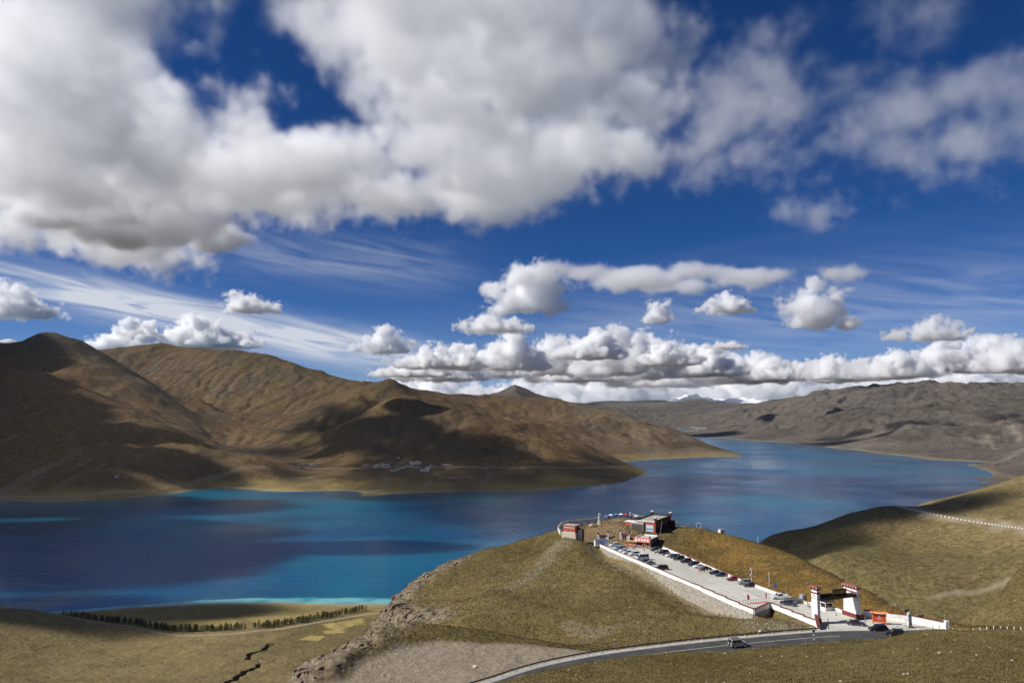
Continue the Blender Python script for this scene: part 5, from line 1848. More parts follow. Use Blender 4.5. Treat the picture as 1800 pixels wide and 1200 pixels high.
# bollards along the road edge of the plaza
bo = [GL(1563 + k * 14 if k > 1 else 1563 + k * 14, 1107.3) for k in range(1, 12)]
for k, px in enumerate([1577, 1592] + list(range(1615, 1808, 12))):
    p = G(px, 1106.5 if px < 1680 else 1107.5, ROADZ)
    z = ROADZ if px < 1672 else zground(p[0], p[1])
    r = thing('bollard', 'short white bollard with dark cap, %s along the plaza edge' % (ORD[k] if k < 17 else 'one of the last'), 'bollard', (p[0], p[1], z), 0, 'bollards along the plaza edge')
    MB().cyl((0, 0, -.1), (0, 0, .8), .13, .11, 10).build('shaft', WHITE, r)
    MB().cyl((0, 0, .803), (0, 0, 1.0), .12, .10, 10).build('cap', BLACK, r)
for k, (px, py) in enumerate(((1455.5, 1093), (1456.5, 1104), (1470, 1081), (1442, 1097), (1521, 1092))):
    r = thing('barrier_post', ('dark barrier post inside the gate opening', 'dark barrier post at the road side of the gate', 'slim barrier post deep in the gate opening', 'barrier motor box by the left pillar', 'slim barrier post by the right pillar')[k], 'barrier post', GL(px, py))
    MB().cyl((0, 0, 0), (0, 0, .12), .22, .2, 10).build('foot', BLACK, r)
    MB().box(-.07 if k != 3 else -.3, .07 if k != 3 else .3, -.07 if k != 3 else -.25, .07 if k != 3 else .25, .123, 1.15 if k != 3 else 1.5).build('shaft', BLACK if k in (0, 1, 3) else GREY, r)
# red billboard with orange frame
a = Vector(GL(1546, 1096.5))
r = thing('red_billboard', 'red billboard in an orange frame on the plaza right of the gate', 'billboard', a, R(-14))
pn = MB().box(-1.55, 1.55, -.10, .10, .75, 2.75).build('panel', mm('billboard_red', (0.62, 0.075, 0.04), 0.55), r)
MB().cyl((0, -.102, 2.1), (0, -.13, 2.1), .28, n=14).build('emblem', mm('emblem_pale', (0.75, 0.42, 0.33), 0.6), pn)
for x0, x1, z in ((-.75, .75, 1.55), (-.5, .5, 1.25)):
    MB().box(x0, x1, -.125, -.103, z, z + .14).build('text_line', MAT['emblem_pale'], pn)
for x in (-1.75, 1.55):
    MB().box(x, x + .2, -.15, .15, -.2, 3.05).build('post', ORANGE, r)
MB().box(-1.55, 1.55, -.13, .13, .45, .747).build('lower_rail', ORANGE, r)
MB().box(-2.3, 2.3, -.55, .55, 3.053, 3.35, top=(.2, .2, .45, .45)).build('roof', ORANGE, r)
# carved stone stele
r = thing('stone_stele', 'tall pale stone stele standing on the plaza near the bollards', 'stele', GL(1599, 1102), R(15))
MB().box(-.9, .9, -.6, .6, -.1, .35).build('plinth', ROOFGREY, r)
st_ = mm('stele_stone', (0.50, 0.52, 0.53), 0.7, var=0.45, scale=1.3)
MB().box(-.62, .62, -.35, .35, .353, 3.6, top=(.08, .05, .05, .05)).build('slab', st_, r, bevel=.06)
MB().ball((0, 0, 3.62), .52, .30, .35).build('rounded_top', st_, r)
# rope barrier with red mats
q0, q1 = Vector(GL(1306, 1060)), Vector(GL(1352, 1055.5))
r = thing('rope_barrier', 'rope barrier of short dark posts with red rope across the left of the lot', 'barrier')
for k in range(11):
    p = q0.lerp(q1, k / 10)
    MB().cyl(p, p + Vector((0, 0, 1.0)), .05, n=8).build('post', TRIM, r)
    if k < 10:
        p2 = q0.lerp(q1, (k + 1) / 10)
        MB().cyl(p + Vector((0, 0, .85)), p2 + Vector((0, 0, .85)), .025, n=6).build('rope', REDBRIGHT, r)
MB().hexa([Vector(GL(*c)) + Vector((0, 0, z)) for z in (.004, .05) for c in ((1314, 1061.5), (1349, 1058.2), (1350, 1056.9), (1315, 1060.2))]).build('red_mat', REDBRIGHT, r)
q0, q1 = Vector(GL(1400, 1062.5)), Vector(GL(1419, 1062))
r = thing('rail_barrier', 'low dark railing left of the gate beside the truck', 'barrier')
for k in range(7):
    p = q0.lerp(q1, k / 6)
    MB().cyl(p, p + Vector((0, 0, 1.0)), .04, n=6).build('post', TRIM, r)
for z in (.5, .98):
    MB().cyl(q0 + Vector((0, 0, z)), q1 + Vector((0, 0, z)), .04, n=6).build('bar', GREY, r)
# flags
for k, (px, py, h, lab) in enumerate(((1314, 1061, 2.9, 'red flag on a pole behind the rope barrier'), (1346, 1058, 2.9, 'red flag on a pole at the right end of the rope barrier'), (1413, 1058, 3.0, 'red flag by the low railing left of the gate'))):
    r = thing('red_flag', lab, 'flag', GL(px, py), R(10 + 30 * k))
    MB().cyl((0, 0, 0), (0, 0, h), .035, n=6).build('pole', GREY, r)
    m = MB()
    n = 7
    pts = []
    for i in range(n):
        for z in (h - 1.45, h - .05):
            pts.append((i * .12 + .03, .09 * math.sin(i * 1.3), z - i * .05))
    m.poly(pts, [(2 * i, 2 * i + 2, 2 * i + 3, 2 * i + 1) for i in range(n - 1)])
    m.build('cloth', REDBRIGHT, r)
r = thing('blue_sign', 'small blue notice sign on a pole behind the right wall', 'sign', GL(1363, 1042))
MB().cyl((0, 0, -.5), (0, 0, 2.9), .05, n=6).build('pole', GREY, r)
MB().box(-.42, .42, -.04, .04, 1.7, 3.2).build('plate', mm('sign_blue', (0.16, 0.20, 0.55), 0.5), r)
# poles
r = thing('camera_pole', 'white camera pole with two boxes behind the right wall of the lot', 'pole', GL(1321.5, 1024))
MB().cyl((0, 0, -.5), (0, 0, 4.3), .14, .10, 10).build('shaft', WHITE, r)
MB().box(-.38, .38, -.25, .25, 4.303, 4.75).build('camera_head', WHITE, r)
MB().box(-.1, .1, -.28, -.253, 4.4, 4.62).build('lens', BLACK, r)
MB().box(-.42, -.13, -.2, .2, 2.4, 2.95).build('control_box', WHITE, r)
for k, (px, py, Y, h, lab) in enumerate(((1235.5, 969, 322, 5.6, 'thin wooden pole standing alone on the ochre slope'), (1328.5, 1022, 283, 6.0, 'thin wooden pole beside the white camera pole'), (1352.5, 1034, 266, 5.3, 'thin lamp pole on the slope behind the right wall'), (1160, 941, 345, 7.0, 'slim grey pole leaning beside the dark red building'), (1382.5, 1053, 236, 4.2, 'slim pole by the pickup truck'), (1661.5, 1094, 224, 4.0, 'thin pole at the end of the plaza wall'), (1332.5, 957, 336, 3.2, 'thin white pole on the skyline of the ochre slope'))):
    q = at(px, py, Y)
    r = thing('pole', lab, 'pole', (q[0], q[1], zground(q[0], q[1]) - .1), 0)
    if k == 3:
        r.rotation_euler = (0, R(8), 0)
    mt = GREY if k in (3,) else (WHITE if k in (2, 6) else WOOD)
    MB().cyl((0, 0, 0), (0, 0, h), .11, .07, 8).build('shaft', mt, r)
    MB().box(-.28, .28, -.05, .05, h - .35, h - .25).build('crossbar', mt, r)
# white column on the knoll, small one farther right
for (px, py, Y, s, lab) in ((1053, 919, 364, 1.0, 'tall white column with a wide foot on the knoll'), (1107.5, 911, 375, 0.62, 'short white column on the skyline of the knoll')):
    q = at(px, py, Y)
    r = thing('white_column', lab, 'column', (q[0], q[1], zground(q[0], q[1]) - .1))
    MB().box(-.75 * s, .75 * s, -.75 * s, .75 * s, 0, 1.6 * s, top=(.25 * s,) * 4).build('foot', WHITE, r)
    MB().cyl((0, 0, 1.603 * s), (0, 0, 4.4 * s), .36 * s, .28 * s, 12).build('shaft', WHITE, r)
    MB().box(-.55 * s, .35 * s, -.3 * s, .3 * s, 3.2 * s, 3.45 * s).build('collar', WHITE, r)
    MB().box(-.34 * s, .75 * s, -.34 * s, .34 * s, 4.403 * s, 5.3 * s).build('head', WHITE, r)
# white frame and scraps on the right end of the knoll
q = at(1228, 929, 358)
r = thing('photo_frame', 'square white photo frame standing on the skyline right of the dark red building', 'frame', (q[0], q[1], zground(q[0], q[1])), R(-12))
for x in (-1.1, 1.0):
    MB().box(x, x + .14, -.07, .07, -.1, 2.3).build('upright', WHITE, r)
MB().box(-1.1, 1.14, -.07, .07, 2.303, 2.45).build('top_bar', WHITE, r)
MB().box(-.957, .997, -.06, .06, .1, .22).build('bottom_bar', WHITE, r)
fl_c = [WHITE, mm('flag_cream', (0.70, 0.62, 0.45), 0.8), mm('flag_blue', (0.25, 0.38, 0.6), 0.8), mm('flag_red', (0.5, 0.12, 0.10), 0.8)]


def flag_line(p0, p1, n, lab, lift, sag=.5, mats=(0, 0, 0, 1)):
    r = thing('prayer_flag_line', lab, 'flag line')
    p0, p1 = Vector(p0), Vector(p1)
    for p in (p0, p1):
        MB().cyl((p.x, p.y, zground(p.x, p.y) - .2), (p.x, p.y, p.z + lift), .06, n=6).build('pole', WOOD, r)
    m = MB()
    P = []
    for i in range(n + 1):
        t = i / n
        p = p0.lerp(p1, t)
        P.append(p + Vector((0, 0, lift - sag * 4 * t * (1 - t))))
    for a, b in zip(P[:-1], P[1:]):
        m.cyl(a, b, .015, n=4)
    m.build('string', GREY, r)
    for i in range(n):
        h, w_ = rp.uniform(.45, .8), rp.uniform(.35, .5)
        an = rp.uniform(.9, 1.7)
        u = Vector((math.cos(an), math.sin(an), 0)) * w_
        c = P[i].lerp(P[i + 1], .5)
        tn = Vector((.02, 0, 0))
        sw = Vector((rp.uniform(-.2, .3), 0, -h))
        MB().hexa([c - u + sw, c + u + sw, c + u + sw + tn, c - u + sw + tn, c - u, c + u, c + u + tn, c - u + tn]).build('flag', fl_c[mats[i % len(mats)]], r)


for k in range(3):
    flag_line(at(1109 + k * 2, 908 - k, 376 + k * 2), at(1147, 912 - k, 376 + k * 2), 26, '%s line of white prayer flags behind the screen wing' % ('nearest', 'middle', 'farthest')[k], 1.6 - .25 * k, .4)
flag_line(at(1188, 922, 372), at(1211, 927, 370), 16, 'coloured prayer flags on the skyline right of the dark red building', 1.9, .6, (1, 0, 3, 2))
flag_line(at(1190, 926, 366), at(1210, 929, 366), 14, 'low line of cream prayer flags right of the dark red building', 1.4, .4, (1, 1, 0, 3))
q = at(1268, 939, 350)
r = thing('white_hut', 'tiny white hut on the skyline of the ochre slope', 'hut', (q[0], q[1], zground(q[0], q[1])), R(20))
MB().box(-1.1, 1.1, -.9, .9, -.3, 1.7).build('wall', WHITE, r)
MB().box(-1.25, 1.25, -1.05, 1.05, 1.703, 1.9).build('roof', ROOFGREY, r)
MB().box(-.3, .3, -.93, -.903, 0, 1.4).build('door', GREY, r)

# sun umbrellas of the vendors on the knoll
for k, (px, py, Y, c) in enumerate(((1066, 913.5, 372, 'blue'), (1074, 912.5, 373, 'white'), (1083, 911.5, 374, 'blue'), (1092, 911, 375, 'white'), (1100, 911, 375, 'red'), (1118, 912.5, 374, 'white'))):
    q = at(px, py, Y)
    r = thing('sun_umbrella', '%s sun umbrella, %s from the left on the lakeside edge of the knoll' % (c, ORD[k]), 'umbrella', (q[0], q[1], zground(q[0], q[1]) - .05), R(20 * k), 'sun umbrellas on the knoll')
    MB().cyl((0, 0, 0), (0, 0, 2.2), .04, n=6).build('pole', GREY, r)
    MB().cyl((0, 0, 1.75), (0, 0, 2.3), 1.25, .05, 8).build('canopy', {'blue': mm('umbrella_blue', (0.09, 0.22, 0.50), 0.8), 'white': WHITE, 'red': REDBRIGHT}[c], r)
# ------------------------------------------------------------------ rocks, stones and grass
def ico_rock(seed, n=2):
    bm = bmesh.new()
    bmesh.ops.create_icosphere(bm, subdivisions=n, radius=1.0)
    rn = random.Random(seed)
    offs = [(Vector((rn.uniform(-1, 1), rn.uniform(-1, 1), rn.uniform(-1, 1))).normalized(), rn.uniform(.55, .9)) for _ in range(9)]
    for v in bm.verts:
        for d, k in offs:
            t = v.co.dot(d)
            if t > k:
                v.co -= d * (t - k) * .9
        v.co *= rn.uniform(.92, 1.08)
    V_ = np.array([v.co[:] for v in bm.verts])
    F_ = np.array([[v.index for v in f.verts] for f in bm.faces])
    bm.free()
    return V_, F_


ROCKS = [ico_rock(s, 1) for s in range(5)] + [ico_rock(s + 20, 2) for s in range(4)]


def rock_mat():
    m = bpy.data.materials.new('grey_rock')
    m.use_nodes = True
    t = NT(m.node_tree)
    b = m.node_tree.nodes['Principled BSDF']
    b.inputs['Roughness'].default_value = 0.95
    b.inputs['Specular IOR Level'].default_value = 0.1
    tc = t.node('ShaderNodeTexCoord')
    p = tc.outputs['Object']
    n = t.noise(p, 0.5, 6, 0.7)
    n2 = t.noise(p, 3.0, 5, 0.7)
    col = t.mix(t.ramp(n, 0.35, 0.65), (0.120, 0.092, 0.058), (0.26, 0.21, 0.145))
    col = t.mix(t.m('MULTIPLY', t.ramp(n2, 0.4, 0.7), 0.5), col, (0.33, 0.28, 0.21))
    col = t.mix(t.ramp(t.noise(p, 0.22, 4, 0.6), 0.56, 0.7), col, (0.11, 0.085, 0.04))
    t.k.new(col, b.inputs['Base Color'])
    bp = t.node('ShaderNodeBump')
    bp.inputs['Strength'].default_value = 0.7
    bp.inputs['Distance'].default_value = 0.3
    t.k.new(n2, bp.inputs['Height'])
    t.k.new(bp.outputs[0], b.inputs['Normal'])
    return m


M_ROCK = rock_mat()


def crag(seed):
    rn = random.Random(seed)
    bm = bmesh.new()
    bmesh.ops.create_cube(bm, size=2.0)
    bmesh.ops.subdivide_edges(bm, edges=list(bm.edges), cuts=1)
    for v in bm.verts:
        v.co.x *= 1.5 * rn.uniform(.75, 1.2)
        v.co.y *= .55 * rn.uniform(.6, 1.3)
        v.co.z *= .95 * rn.uniform(.7, 1.25)
        v.co.x += v.co.z * .45
    bmesh.ops.triangulate(bm, faces=list(bm.faces))
    V_ = np.array([v.co[:] for v in bm.verts])
    F_ = np.array([[v.index for v in f.verts] for f in bm.faces])
    bm.free()
    return V_, F_


CRAGS = [crag(s) for s in range(8)]
rg = np.random.default_rng(4)


def scatter(name, label, xy, sizes, protos, mat, squash=(0.55, 1.0), sink=0.35, hfun=None, kind='stuff', smooth=False, tall=1.0, lean=False):
    x, y = xy
    z, _ = near_height(x, y) if hfun is None else hfun(x, y)
    Vs, Fs, o = [], [], 0
    for i in range(len(x)):
        V_, F_ = protos[rg.integers(len(protos))]
        a = rg.normal(0.75, .3) if lean else rg.uniform(0, 6.28)
        s = sizes[i]
        sx, sy, sz = s * rg.uniform(.7, 1.3), s * rg.uniform(.7, 1.3), s * rg.uniform(*squash) * tall
        P = V_ * np.array((sx, sy, sz))
        P = np.stack([P[:, 0] * math.cos(a) - P[:, 1] * math.sin(a), P[:, 0] * math.sin(a) + P[:, 1] * math.cos(a), P[:, 2]], 1)
        Vs.append(P + np.array((x[i], y[i], z[i] + sz * (1 - sink) - sz * .5)))
        Fs.append(F_ + o)
        o += len(V_)
    me = np_mesh(name, np.concatenate(Vs), np.concatenate(Fs), mat, smooth)
    ob = link(name, me)
    return tag(ob, label, None, None, kind)


def along(line, n, spread):
    L = resample(line, 0.5)
    k = rg.integers(0, len(L), n)
    return L[k, 0] + rg.normal(0, spread, n), L[k, 1] + rg.normal(0, spread, n)


for nm, lab, line, n, sp, s0, s1, tall in (('rock_outcrop', 'grey broken rocks on the left edge of the headland', CRAG_LEFT, 170, 5.5, .2, 1.25, .8), ('rock_outcrop', 'grey rock ribs on the lower left face of the headland', CRAG_FACE, 120, 6.5, .2, 1.1, .75),
                                     ('rock_outcrop', 'pale layered rocks on the edge of the gravel spur', CRAG_SPUR, 170, 5.0, .18, 1.0, .6), ('rock_outcrop', 'dark crags on the right-hand edge of the headland', CRAG_RIGHT, 170, 3.0, .25, 1.3, .9)):
    xy = along(line, n, sp)
    scatter(nm, lab, xy, s0 + (s1 - s0) * rg.random(n) ** 2.4, CRAGS, M_ROCK, tall=tall, sink=1.12, lean=True)
# loose pale stones over the slope, more below the walls
n = 1500
x = rg.uniform(-60, 170, n)
y = rg.uniform(95, 370, n)
ok = (poly_sd(x, y, LOT) > 2.5) & (seg_dist(x, y, ROAD_MID)[0] > 7)
x, y = x[ok], y[ok]
x2, y2 = along([at(1330, 1093, 211)[:2], at(1380, 1094, 205)[:2], at(1430, 1101, 197)[:2]], 160, 3.0)
ok = (poly_sd(x2, y2, LOT) > 1.5) & (seg_dist(x2, y2, ROAD_MID)[0] > 7)
x, y = np.r_[x, x2[ok]], np.r_[y, y2[ok]]
scatter('loose_stones', 'loose pale stones scattered over the grassy slopes', (x, y), 0.07 + .30 * rg.random(len(x)) ** 4, ROCKS[:5], mm('pale_stone', (0.40, 0.36, 0.28), 0.95, var=0.3, scale=0.7))
# single boulders
for k, (px, py, Y, s, lab) in enumerate(((1040, 921, 362, 1.5, 'pale boulder beside the white column on the knoll'), (1047, 922, 361, 1.0, 'smaller dark boulder right of the pale boulder on the knoll'), (916, 1124, 212, 0.9, 'tan boulder on the edge of the gravel bench'), (1337, 1111, 202, 0.7, 'pale block of stone on the verge above the guard rail'), (835, 1187, 172, 0.6, 'white stone lying on the gravel bench'))):
    q = at(px, py, Y)
    z = zground(q[0], q[1])
    V_, F_ = ROCKS[5 + k % 4]
    sc_ = np.array((s, s * .8, s * (1.5 if k == 2 else .8)))
    me = np_mesh('boulder', V_ * sc_, F_, mm('boulder_%d' % k, ((0.45, 0.38, 0.26), (0.16, 0.13, 0.10), (0.42, 0.26, 0.16), (0.50, 0.46, 0.36), (0.6, 0.58, 0.52))[k], 0.95, var=0.3, scale=1.5), False)
    o = link('boulder', me, None, (q[0], q[1], z + s * .35))
    tag(o, lab, 'boulder')


def grass_field(name, label, x, y, hmin, hmax, mat, blades=5, hfun=None, wide=1.0):
    """tufts of bent blades, one mesh"""
    z, _ = near_height(x, y) if hfun is None else hfun(x, y)
    n = len(x)
    V_ = np.empty((n, blades, 4, 3), np.float32)
    for k in range(blades):
        a = rg.uniform(0, 6.28, n)
        h = rg.uniform(hmin, hmax, n)
        lean = rg.uniform(.25, .9, n) * h
        w = rg.uniform(.10, .20, n) * h * wide
        cx, sx = np.cos(a), np.sin(a)
        bx, by = x + cx * .05 * h, y + sx * .05 * h
        V_[:, k, 0] = np.stack([bx - sx * w, by + cx * w, z - .05], 1)
        V_[:, k, 1] = np.stack([bx + sx * w, by - cx * w, z - .05], 1)
        V_[:, k, 2] = np.stack([bx + cx * lean * .5 + sx * w * .6, by + sx * lean * .5 - cx * w * .6, z + h * .65], 1)
        V_[:, k, 3] = np.stack([bx + cx * lean, by + sx * lean, z + h], 1)
    o = np.arange(n * blades)[:, None] * 4
    F_ = np.concatenate([o + np.array((0, 1, 2)), o + np.array((0, 2, 3))])
    me = np_mesh(name, V_.reshape(-1, 3), F_, mat, False)
    ob = link(name, me)
    return tag(ob, label, None, None, 'stuff')


def grass_mat(name, a, b):
    m = bpy.data.materials.new(name)
    m.use_nodes = True
    t = NT(m.node_tree)
    bs = m.node_tree.nodes['Principled BSDF']
    bs.inputs['Roughness'].default_value = 0.9
    bs.inputs['Specular IOR Level'].default_value = 0.1
    tc = t.node('ShaderNodeTexCoord')
    p = tc.outputs['Object']
    n = t.m('ADD', t.m('MULTIPLY', t.noise(p, 0.06, 4, 0.6), 0.6), t.m('MULTIPLY', t.noise(p, 1.6, 3, 0.6), 0.4))
    t.k.new(t.mix(t.ramp(n, 0.36, 0.62), a, b), bs.inputs['Base Color'])
    return m


def free(x, y, lot=1.5, roadd=6.8):
    return (poly_sd(x, y, LOT) > lot) & (seg_dist(x, y, ROAD_MID)[0] > roadd) & (poly_sd(x, y, PULL) + fbm(x, y, 12, 4, 61) * 4 > 0.5)


M_G1 = grass_mat('dry_grass', (0.135, 0.102, 0.038), (0.225, 0.175, 0.075))
n = 95000
x = rg.uniform(-30, 150, n)
y = rg.uniform(75, 178, n) 
ok = free(x, y) & (np.abs(x) < y * .76 + 6)
ok &= rg.random(n) < sstep(.05, .5, fbm(x, y, 6, 3, 201) + .5)
grass_field('grass', 'dry tufted grass on the near slope below the camera', x[ok], y[ok], .08, .28, M_G1, 4, wide=1.5)
n = 150000
x = rg.uniform(-62, 175, n)
y = rg.uniform(178, 372, n)
ok = free(x, y, 3.0)
ok &= rg.random(n) < sstep(.0, .6, fbm(x, y, 5, 3, 203) + .5) * .8
grass_field('grass', 'dry olive and ochre grass tufts over the headland', x[ok], y[ok], .12, .40, grass_mat('headland_tufts', (0.090, 0.069, 0.025), (0.165, 0.124, 0.048)), 3, wide=1.5)

# ------------------------------------------------------------------ row of trees on the plain
def tree_meshes(seed):
    rn = random.Random(seed)
    m = MB()
    m.cyl((0, 0, -.5), (.1, 0, 4.0), .22, .13, 6)
    m.cyl((.1, 0, 4.0), (0, .05, 8.2), .13, .03, 5)
    for k in range(7):
        a, z = rn.uniform(0, 6.28), rn.uniform(2.2, 6.5)
        L = 1.7 * (1 - z / 11)
        m.cyl((.05, 0, z), (math.cos(a) * L, math.sin(a) * L, z + L * .9), .06, .02, 4)
    tr = m.mesh('trunk', [mm('bark', (0.10, 0.075, 0.05), 0.9)])
    V_, F_ = [], []
    for k in range(260):
        z = rn.uniform(1.3, 10.2)
        prof = 2.3 * math.sin(min(1, (z - .6) / 3.2) * 1.57) * (1 - ((z - 1) / 10.2) ** 2.2) + .12
        a = rn.uniform(0, 6.28)
        r_ = prof * rn.random() ** .45 * rn.uniform(.8, 1.2)
        c = Vector((math.cos(a) * r_, math.sin(a) * r_, z))
        s = rn.uniform(.5, .95)
        u = Vector((rn.uniform(-1, 1), rn.uniform(-1, 1), rn.uniform(-.4, 1))).normalized()
        w = u.orthogonal().normalized()
        o = len(V_)
        V_ += [c - w * s * .5, c + w * s * .5, c + u * s * 1.2]
        F_.append((o, o + 1, o + 2))
    cr = np_mesh('crown', np.array([v[:] for v in V_]), np.array(F_), None, False)
    cr.materials.append(mm('leaf_%d' % (seed % 3), ((0.095, 0.110, 0.030), (0.135, 0.130, 0.040), (0.075, 0.090, 0.028))[seed % 3], 0.8, var=0.25, scale=0.6))
    return tr, cr


TREES = [tree_meshes(s) for s in range(6)]


def hf_val(x, y):
    h, a = near_height(x, y, False)
    return h, a


TL = resample([G(*q)[:2] for q in ((112, 1093, 30), (150, 1101, 27), (200, 1106, 25), (260, 1109, 24), (340, 1111, 23), (420, 1109, 22))], 3.0)
TR = resample([G(*q)[:2] for q in ((440, 1108, 22), (480, 1104, 20), (520, 1098, 17), (560, 1090, 14), (600, 1081, 11), (632, 1075, 8))], 3.0)
spots = []
for line, n, nm in ((TL, 170, 'left of the path'), (TR, 125, 'right of the path')):
    for k in range(n):
        p = line[int(rp.random() ** (.8 if line is TL else 1.1) * (len(line) - 1))]
        spots.append((p[0] + rp.gauss(0, 6), p[1] + abs(rp.gauss(0, 9)) + 4, nm))
sx = np.array([s[0] for s in spots])
sy = np.array([s[1] for s in spots])
sz, _ = hf_val(sx, sy)
for k, (x, y, nm) in enumerate(spots):
    s = rp.uniform(.75, 1.4)
    ln_ = TL if 'left' in nm else TR
    fr_ = int(np.argmin(np.hypot(ln_[:, 0] - x, ln_[:, 1] - y))) / len(ln_)
    end = ('left end', 'middle', 'right end')[min(2, int(fr_ * 3))]
    r = thing('poplar_tree', '%s green tree, %s of the tree belt %s' % (('low', 'tall')[s > 1.05], end, nm), 'tree', (x, y, sz[k]), rp.uniform(0, 6.28), 'belt of trees %s' % nm)
    s *= .75
    r.scale = (s * rp.uniform(.85, 1.35), s * rp.uniform(.85, 1.35), s)
    t_, c_ = TREES[k % 6]
    link('trunk', t_, r)
    link('crown', c_, r)

# ------------------------------------------------------------------ kerb blocks on the hillside road
hl = resample(HROAD, 1.0)
hb = offset(hl, 4.5)
bz_, _ = near_height(hb[:, 0].copy(), hb[:, 1].copy(), False)
kb = MB().box(-1.1, 1.1, -.35, .35, -.4, .95, top=(.1, .1, .08, .08)).mesh('guard_block', [mm('block_pale', (0.62, 0.58, 0.48), 0.9, var=0.1)])
for k in range(4, len(hb) - 4, 5):
    o = link('guard_block', kb, None, (hb[k][0], hb[k][1], bz_[k]))
    d = hb[k + 1] - hb[k - 1]
    o.rotation_euler = (0, 0, math.atan2(d[1], d[0]))
    tag(o, 'pale concrete guard block on the %s stretch of the hillside road' % ('far', 'middle', 'near')[min(2, k * 3 // len(hb))], 'guard block', 'guard blocks along the hillside road')

# ------------------------------------------------------------------ far village, barns and town
LEFT_H, RIGHT_H = grid_height('mountains_left'), grid_height('mountains_right')
HW = [mm('house_white', (0.62, 0.60, 0.56), 0.9, var=0.1, scale=0.1), mm('house_grey', (0.36, 0.33, 0.29), 0.9, var=0.15, scale=0.1), mm('house_cream', (0.55, 0.48, 0.36), 0.9, var=0.12, scale=0.1)]


def house_meshes(w, d, h, wm):
    wall = MB().box(-w / 2, w / 2, -d / 2, d / 2, -4, h).mesh('wall', [wm])
    roof = MB().box(-w / 2 - .5, w / 2 + .5, -d / 2 - .5, d / 2 + .5, h + .02, h + .7).mesh('roof', [mm('roof_far', (0.30, 0.26, 0.21), 0.9)])
    n = max(2, int(w / 3.6))
    win = MB().box(-.75, .75, -.12, 0, 0, 1.5).mesh('window', [GLASS])
    return wall, roof, win, [(-w / 2 + w * (i + .5) / n, -d / 2 - .03, h * .38) for i in range(n)]


HM = [house_meshes(*q) for q in ((13, 9, 5.5, HW[0]), (18, 10, 6.5, HW[0]), (10, 9, 4.5, HW[1]), (15, 8, 5, HW[2]), (22, 9, 4.5, HW[1]))]


def house(px, py, Y, kind, label, group, hf, rz=None, s=1.0):
    q = at(px, py, Y)
    z, _ = hf(np.array([q[0]]), np.array([q[1]]))
    r = thing('village_house', label, 'house', (q[0], q[1], float(z[0]) + .1), rp.uniform(-.5, .5) if rz is None else rz, group)
    r.scale = (s, s, s)
    wall, roof, win, spots_ = HM[kind]
    w = link('wall', wall, r)
    link('roof', roof, r)
    for p in spots_:
        link('window', win, w, p)
    return r


def village(spots_, label, group, hf, y0, y1, s=1.0):
    for (px, py, kd) in spots_:
        Y = ground_Y(px, py, hf, y0, y1)
        if Y:
            house(px, py, Y, kd, label.replace('small', ('small white', 'larger white', 'small grey', 'small cream', 'long grey')[kd]), group, hf, s=s)


rv = random.Random(8)
v1 = [(rv.uniform(638, 652), rv.uniform(817, 821), rv.choice((2, 3, 2, 4))) for _ in range(9)] + [(rv.uniform(655, 686), rv.uniform(815.5, 822.5), rv.choice((0, 0, 1, 3, 2))) for _ in range(26)]
village(v1, 'small flat-roofed house in the left cluster of the shaded village', 'left cluster of the lakeside village', LEFT_H, 3300, 4300)
v2 = [(690 + t * 34 + rv.uniform(-3, 3), 827 - t * 9 + rv.uniform(-1, 1.4), rv.choice((0, 0, 2, 3))) for t in [i / 21 for i in range(22)]] + [(rv.uniform(718, 742), rv.uniform(812, 815.5), rv.choice((0, 1, 2))) for _ in range(16)] + [(rv.uniform(722, 760), rv.uniform(818, 824), rv.choice((0, 2, 3, 4))) for _ in range(16)]
village(v2, 'small flat-roofed house in the right cluster of the shaded village', 'right cluster of the lakeside village', LEFT_H, 3300, 4300)
v3 = [(rv.uniform(526, 560), rv.uniform(815, 822), rv.choice((2, 3, 2))) for _ in range(16)]
village(v3, 'small stone house of the sunlit hamlet at the valley mouth', 'hamlet at the valley mouth', LEFT_H, 3300, 4700)
v4 = [(rv.uniform(1210, 1245), rv.uniform(751, 754.5), rv.choice((0, 1, 0))) for _ in range(26)]
village(v4, 'tiny white house of the far town at the end of the lake', 'far town at the end of the lake', RIGHT_H, 9500, 14500, 1.7)
Y = ground_Y(747, 828, LEFT_H, 3300, 4300)
q = at(747, 828, Y)
r = thing('long_hall', 'long bluish hall with white pillars at the foot of the shaded village', 'building', q, R(-4))
MB().box(-22, 22, -6, 6, -4, 9).build('wall', mm('hall_blue', (0.20, 0.22, 0.28), 0.8), r)
MB().box(-23, 23, -7, 7, 9.02, 10).build('roof', HW[0], r)
for k in range(5):
    MB().box(-21 + k * 9.6, -17 + k * 9.6, -7.4, -6.05, -3, 8.9).build('pillar', HW[0], r)
Y = ground_Y(790, 817, LEFT_H, 3300, 4600)
q = at(790, 817, Y)
r = thing('white_compound_wall', 'long low white wall with a bent end right of the village', 'wall', q, R(-3))
MB().box(-38, 38, -1, 1, -3, 4).build('long_side', HW[0], r)
MB().hexa([(-39, -1, -3), (-36.9, 1.02, -3), (-50, 42, -3), (-52, 40, -3), (-39, -1, 4), (-36.9, 1.02, 4), (-50, 42, 4.5), (-52, 40, 4.5)]).build('short_side', HW[0], r)
for k, (px, py, lab) in enumerate(((205, 840, 'lone white hut low on the dark left-hand slope'), (700, 806, 'lone pale hut on the shaded hill above the village'), (1063, 853, 'tiny white hut on the lake shore at the end of the point'))):
    Y = ground_Y(px, py - 1, LEFT_H, 2700, 4700)
    if Y:
        house(px, py - 1, Y, 0, lab, None, LEFT_H, 0.2)
Y = ground_Y(490, 777, LEFT_H, 3500, 6000)
